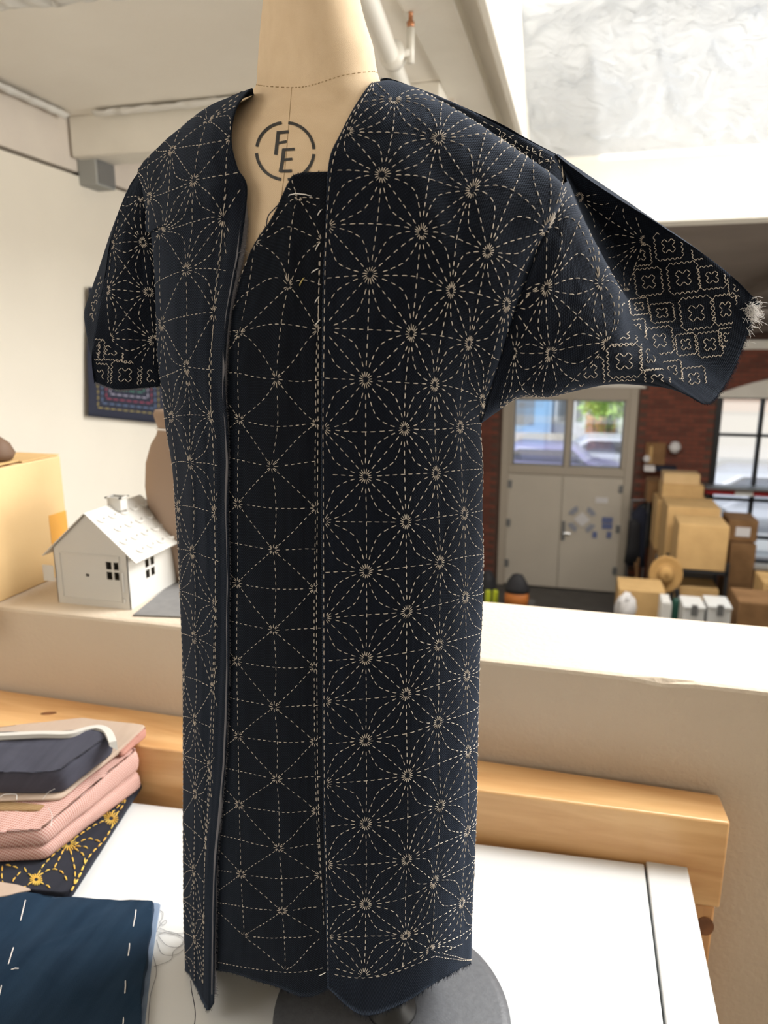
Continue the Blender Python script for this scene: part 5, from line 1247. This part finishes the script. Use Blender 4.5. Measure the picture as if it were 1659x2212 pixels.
# ================================================================ LOWER HALL OBJECTS
def on_floor(px, y_, Y): p = hy(px, y_, Y); return p[0]
def crate(name, label, cat, x0, x1, ytop, ybot, Y, dep, m='kraft', flap=True, group=None, tape=False, ang=0):
    """closed cardboard box: px left/right, top and bottom of its front face at distance Y"""
    a, b = hy((x0+x1)/2, ytop, Y), hy((x0+x1)/2, ybot, Y); b[2] = 0. if ybot == 1420 else b[2]; xa, xb = hy(x0, (ytop+ybot)/2, Y)[0], hy(x1, (ytop+ybot)/2, Y)[0]
    e = empty(name, label, cat, ((xa+xb)/2, Y+dep/2, b[2]), group)
    G().box((xa, Y, b[2]), (xb, Y+dep, a[2])).obj('body', m, e, bevel=.008)
    if flap:
        G().box((xa+.005, Y+.004, a[2]), (xb-.005, Y+dep/2-.004, a[2]+.008)).obj('flap', m, e); G().box((xa+.005, Y+dep/2+.004, a[2]), (xb-.005, Y+dep-.004, a[2]+.008)).obj('flap', m, e)
    if tape: G().box(((xa+xb)/2-.03, Y-.002, a[2]-.12), ((xa+xb)/2+.03, Y+dep, a[2]+.0095)).obj('tape_strip', 'tape', e)
    return e, xa, xb, a[2], b[2]
# rack carrying the cartons
yr = 9.4
_, xa, xb, zt_, zb2 = crate('carton', 'large tan carton at the front of the stack, above the straw hat', 'box', 1463, 1572, 1136, 1232, yr, .55)
hz_ = empty('storage_rack', 'dark steel storage rack under the tan cartons', 'rack', (xa+.3, yr+.3, 0))
for x in (xa-.02, xb+.02):
    for y in (yr-.02, yr+.62): G().box((x-.02, y-.02, 0), (x+.02, y+.02, zb2+(.02 if x < xa else .12))).obj('upright', 'steel', hz_)
for z in (zb2-.035, zb2-.62): G().box((xa-.04, yr-.04, z), (xb+.04, yr+.64, z+.03)).obj('shelf', 'steel', hz_)
zs = zb2-.59
G().box((xa-.03, yr+.1, .55), (xb+.03, yr+.13, .58)).obj('brace', 'steel', hz_)
g_ = G().box((xa+.02, yr+.02, zs), (xb-.04, yr+.5, zs+.33)); e = empty('carton', 'lower tan carton on the rack shelf beside the straw hat', 'box', ((xa+xb)/2, yr+.25, zs)); g_.obj('body', 'kraft', e, bevel=.008)
G().box((xa+.03, yr+.02, zs+.33), (xb-.05, yr+.25, zs+.34)).obj('flap', 'kraft', e)
_, a1_, b1_, z5, z6 = crate('carton', 'long tan carton right behind the front carton', 'box', 1437, 1551, 1098, 1232, 10.1, .7)
G().box((a1_-.02, 10.08, 0), (b1_+.02, 10.82, z6-.001)).obj('cart_base', 'steelg'); tag(bpy.data.objects['cart_base'], 'grey cabinet hidden under the middle cartons', 'cabinet')
_, a2_, b2_, z7, z8 = crate('carton', 'rearmost wide tan carton with two small boxes on it', 'box', 1416, 1528, 1084, 1190, 10.95, .6)
G().box((a2_, 10.95, 0), (b2_, 11.55, z8-.001)).obj('pallet_stack', 'kraftd'); tag(bpy.data.objects['pallet_stack'], 'brown base block under the rearmost carton', 'box')
_, a3_, b3_, z9, z10 = crate('carton', 'small tan carton below the topmost one, against brick wall', 'box', 1430, 1520, 1049, 1080, 11.0, .45); 
e = empty('carton', 'topmost flat tan carton against the brick wall', 'box', ((a3_+b3_)/2, 11.3, z9+.009)); G().box((a3_+.01, 11.03, z9+.009), (b3_-.06, 11.4, z9+.16)).obj('body', 'kraftl', e, bevel=.008)
G().box((a3_+.02, 11.04, z9+.16), (b3_-.07, 11.21, z9+.168)).obj('flap', 'kraftl', e)
crate('carton', 'grey brown carton left of the small top cartons', 'box', 1398, 1428, 1040, 1085, 11.75, .4, 'kraftd')
# straw hat hung on the rack
hc = hy(1438, 1240, yr-.045); hat = empty('straw_hat', 'round straw hat hanging left of the tan cartons', 'hat', hc)
g = G(); g.lathe([(0, .10), (.05, .10), (.082, .085), (.092, .04), (.097, .004), (.13, .006), (.19, .012), (.215, .02), (.216, .014), (.19, .004), (.10, -.003), (.0, -.003)], (0, 0, 0), 40, .95, 1.15)
def tilt(v): x, y, z = v; return (hc[0]+x, hc[1]-z, hc[2]+y)
g.v = [tilt(v) for v in g.v]; g.obj('brim_and_crown', 'straw', hat, smooth=True)
g = G(); g.tube([tilt((.095*.95*math.cos(t), .095*1.15*math.sin(t), .012)) for t in np.linspace(0, 2*PI, 40)], .006, 6); g.obj('hat_band', 'kraftd', hat, smooth=True)
# right-hand brown cartons and desk clutter
crate('carton', 'brown carton with a white label right of the tan stack', 'box', 1573, 1637, 1125, 1170, 10.4, .5, 'kraftd')
o = G().box(tuple(hy(1588, 1158, 10.39)-np.array([0, .004, 0])), tuple(hy(1622, 1140, 10.39)+np.array([0, .0, 0]))).obj('carton_label', 'paper'); tag(o, 'white label on the brown carton', 'label')
_, a4, b4, z11, z12 = crate('carton', 'tall dark brown carton standing right of the rack', 'box', 1574, 1630, 1177, 1262, 10.3, .55, 'kraftd')
G().box((a4, 10.3, 0), (b4, 10.85, z12-.001)).obj('wooden_plinth', 'kraftd'); tag(bpy.data.objects['wooden_plinth'], 'low brown plinth under the tall dark carton', 'box')
crate('carton', 'low brown carton at the right edge above the white ledge', 'box', 1590, 1690, 1305, 1420, 8.2, .5, 'kraftd')
crate('carton', 'tan carton at far right edge behind the low brown one', 'box', 1641, 1700, 1262, 1420, 8.95, .5, 'kraft')
# white bins, green bottle, bags near the ledge
for i, (x0, x1, lb) in enumerate(((1474, 1523, 'white lidded bin, left of the pair below the rack'), (1527, 1581, 'white lidded bin, right of the pair below the rack'))):
    a = hy((x0+x1)/2, 1310, 8.0); e = empty('white_bin', lb, 'bin', (hy((x0+x1)/2, 1350, 8.0)[0], 8.2, 0)); xa_, xb_ = hy(x0, 1330, 8)[0], hy(x1, 1330, 8)[0]
    G().box((xa_+.01, 8.0, 0), (xb_-.01, 8.35, a[2]-.03)).obj('body', 'white', e, bevel=.01); G().box((xa_, 7.99, a[2]-.03), (xb_, 8.36, a[2])).obj('lid', 'white', e, bevel=.008)
    G().box(((xa_+xb_)/2-.03, 7.97, a[2]-.10), ((xa_+xb_)/2+.03, 8.0, a[2]+.02)).obj('clip', 'steelg', e)
bc = hy(1459, 1340, 8.55); bh = hy(1458, 1289, 8.55)[2]
bo = empty('green_canister', 'dark green gas canister left of the white bins', 'canister', (bc[0], 8.55, 0))
G().lathe([(0, 0), (.06, .0), (.065, .02), (.065, bh-.12), (.055, bh-.05), (.04, bh-.01), (0, bh)], (bc[0], 8.55, 0), 20).obj('body', 'green', bo, smooth=True); G().tube([(bc[0], 8.55, bh), (bc[0]-.02, 8.55, bh+.09)], .03, 10).obj('valve', 'steel', bo)
crate('white_box', 'narrow white box left of the green canister', 'box', 1425, 1446, 1303, 1420, 8.1, .3, 'whitein')
e, xa6, xb6, z66, _ = crate('open_carton', 'wide open brown carton in front of the double door', 'box', 1331, 1432, 1276, 1420, 8.6, .5, 'kraft', False)
g = G(); c6 = hy(1352, 1300, 8.5); g.lathe([(0, -c6[2]), (.13, -c6[2]), (.13, -.5), (.10, -.25), (.08, -.19), (.11, -.12), (.12, -.05), (.11, .02), (.09, .06), (.06, .09), (.03, .13), (0, .12)], c6-[0, .05, 0], 26)
g.v = [tuple(np.array(v)+mnoise.noise(Vector(v)*9)*.035+mnoise.noise(Vector(v)*22)*.03) for v in g.v]; o = g.obj('white_bag', 'paper', smooth=True); tag(o, 'crumpled white plastic sack standing in front of the open brown carton', 'bag')
o2 = G().box((c6[0]-.05, c6[1]-.17, c6[2]-.14), (c6[0]+.06, c6[1]-.12, c6[2]-.06)).obj('red_print', 'red', o) if False else None
# dark bag and lime things left of the door
bg_ = hy(1117, 1262, 9.6); e = empty('tool_bag', 'black bag with an orange base on the hall floor before the door', 'bag', (bg_[0], 9.6, 0))
G().lathe([(0, 0), (.16, 0), (.17, .10), (.16, .20), (0, .2)], (bg_[0], 9.6, hy(1117, 1300, 9.6)[2]-.05), 18, 1, .7).obj('orange_base', 'orange', e, smooth=True)
zb0 = hy(1117, 1300, 9.6)[2]-.05
G().lathe([(0, .19), (.17, .2), (.18, .26), (.13, .36), (.07, .45), (.0, .47)], (bg_[0], 9.6, zb0), 18, 1, .7).obj('bag_top', 'black', e, smooth=True)
G().box((bg_[0]-.25, 9.4, 0), (bg_[0]+.25, 9.9, zb0-.001)).obj('low_bench', 'floor'); tag(bpy.data.objects['low_bench'], 'dark low bench under the black tool bag', 'bench')
for i, px in enumerate((1054, 1070)):
    c = hy(px, 1285, 9.9); o = G().tube([(c[0], 9.9, 0), (c[0], 9.9, c[2]+.07)], .042, 12).obj('lime_bottle', 'lime', bevel=.01); tag(o, ('lime yellow bottle nearest the tunic edge, on hall floor', 'lime yellow bottle just left of the door frame')[i], 'bottle')
qa, qb = hy(1036, 1275, 10.3), hy(1068, 1238, 10.3); o = G().lathe([(0, 0), (.13, 0), (.15, .2), (.13, qb[2]-.15), (.05, qb[2]), (0, qb[2]+.01)], ((qa[0]+qb[0])/2, 10.4, 0), 14).obj('black_bundle', 'black', smooth=True); tag(o, 'black bundle behind the lime bottles by the brick wall', 'bag')
# coats right of the door
ct = hy(1385, 1140, 12.1); ce = empty('hanging_coats', 'dark coats hanging on the rack right of the double door', 'clothing', ct)
for i, (px, y0, y1, m_, wd) in enumerate(((1372, 1120, 1215, 'black', .10), (1384, 1095, 1222, 'navyc', .13), (1394, 1085, 1180, 'steel', .12))):
    a, b = hy(px, y0, 12.0+i*.1), hy(px, y1, 12.0+i*.1); H_ = a[2]-b[2]
    g = G(); g.lathe([(0, 0), (wd*1.1, 0), (wd, H_*.3), (wd*.9, H_*.7), (wd*1.05, H_*.9), (wd*.4, H_*.98), (0, H_)], (a[0], a[1], b[2]), 16, 1, .5); g.v = [tuple(np.array(v)+mnoise.noise(Vector(v)*8)*.03) for v in g.v]; g.obj('coat', m_, ce, smooth=True)
q0, q1 = hy(1366, 1080, 12.1), hy(1402, 1080, 12.1); G().tube([q0, q1], .015, 8).obj('hanging_bar', 'steelg', ce)
for q_ in (q0, q1): G().tube([(q_[0], q_[1]+.02, 0), (q_[0], q_[1]+.02, q_[2])], .015, 8).obj('stand_pole', 'steelg', ce)
g = G()
for a, b in (((1372, 1215), (1392, 1290)), ((1380, 1205), (1368, 1290))): 
    p, q = hy(*a, 11.7), hy(*b, 11.7); g.tube([p, (q[0], q[1], .02)], .02, 8)
o = g.obj('easel_legs', 'kraftd'); tag(o, 'crossed wooden easel legs right of the door frame', 'stand')
# pinned board, lamp and shelf on brick
bd = empty('wooden_frame_board', 'brown wooden frame leaning on the brick wall above cartons', 'board', hy(1420, 1010, 12.35))
p, q = hy(1392, 1014, 12.35), hy(1440, 958, 12.35)
G().box((p[0], 12.40, p[2]), (q[0], 12.44, q[2])).obj('board', 'kraftd', bd); G().box((p[0]+.06, 12.38, p[2]+.1), (q[0]-.2, 12.40, q[2]-.06)).obj('panel', 'kraft', bd)
def blob(name, px, py, Y, r, m_, label, cat, fl=1): c = hy(px, py, Y); o = G().lathe([(0, -r*fl), (r*.6, -r*.8*fl), (r, 0), (r*.6, r*.8*fl), (0, r*fl)], c, 16).obj(name, m_, smooth=True); tag(o, label, cat)
blob('wall_lamp', 1458, 966, 12.3, .10, 'paper', 'small round white lamp on the brick wall', 'lamp'); blob('wall_clock', 1397, 991, 12.3, .06, 'paper', 'small pale round thing on the brown frame left of the lamp', 'ornament')
o = G().box(tuple(hy(1392, 1019, 12.1)), tuple(hy(1416, 1008, 12.1)+np.array([0, .2, 0]))).obj('white_parcel', 'paper', bevel=.01); tag(o, 'white parcel on the small wall shelf above the cartons', 'parcel')
o = G().box(tuple(hy(1418, 1017, 12.2)), tuple(hy(1462, 1010, 12.2)+np.array([0, .25, 0]))).obj('wall_shelf', 'navyc'); tag(o, 'dark purple wall shelf above the small tan cartons', 'shelf')
# red pallet-rack beam in front of window
rd = empty('red_rack_beam', 'bright red rack beam with grey top crossing the steel window', 'rack', hy(1530, 1060, 12.0))
p, q = hy(1524, 1067, 12.0), hy(1524, 1054, 12.0)
G().box((p[0], 12.0, p[2]), (4.6, 12.08, q[2])).obj('beam', 'red', rd, bevel=.005); G().box((p[0]-.02, 11.9, q[2]), (4.6, 12.2, q[2]+.035)).obj('top_board', 'steelg', rd)
pl_ = hy(1608, 1060, 11.99); G().box((pl_[0]-.13, 11.985, p[2]-.0), (pl_[0]+.13, 12.0, q[2])).obj('name_plate', 'whitein', rd)
for x in (p[0]+.03, 4.5): G().box((x-.03, 12.0, 0), (x+.03, 12.08, p[2])).obj('upright', 'steel', rd)
# papers on the door: round wreath of grey prints, header, blue prints
dy = YW-.045; prn = G()
cw = hy(1257, 1122, dy)
wr_ = empty('door_notice', 'round notice of grey prints around a white square, on right door leaf', 'notice', cw)
G().ext([cw+np.array([a, 0, b]) for a, b in ((0, .13), (.14, 0), (0, -.13), (-.14, 0))], (0, -.003, 0)).obj('white_centre', 'paper', wr_)
for k in range(4):
    a0 = PI/4+k*PI/2; pts = [cw+np.array([math.cos(a0+t)*r*1.0, 0, math.sin(a0+t)*r]) for r, ts in ((.25, (-.42, -.2, 0, .2, .42)), (.16, (.35, 0, -.35))) for t in ts]
    G().ext(pts, (0, -.002, 0)).obj('grey_print', 'greyp', wr_)
def notice(x0, y0, x1, y1, m_, label):
    a, b = hy(x0, y1, dy), hy(x1, y0, dy); o = G().box((a[0], dy, a[2]), (b[0], dy+.003, b[2])).obj('paper_notice', m_); tag(o, label, 'notice')
notice(1286, 1075, 1314, 1086, 'paper', 'white header paper above the blue notices on the door')
notice(1300, 1118, 1324, 1129, 'bluep', 'blue printed notice, upper of the pair right of round notice'); notice(1300, 1132, 1323, 1142, 'bluep', 'blue printed notice, lower of the pair right of round notice')
notice(1279, 1149, 1290, 1162, 'bluep', 'small blue paper below the round notice'); notice(1310, 1149, 1321, 1162, 'bluep', 'small blue paper at lower right, near the door edge')
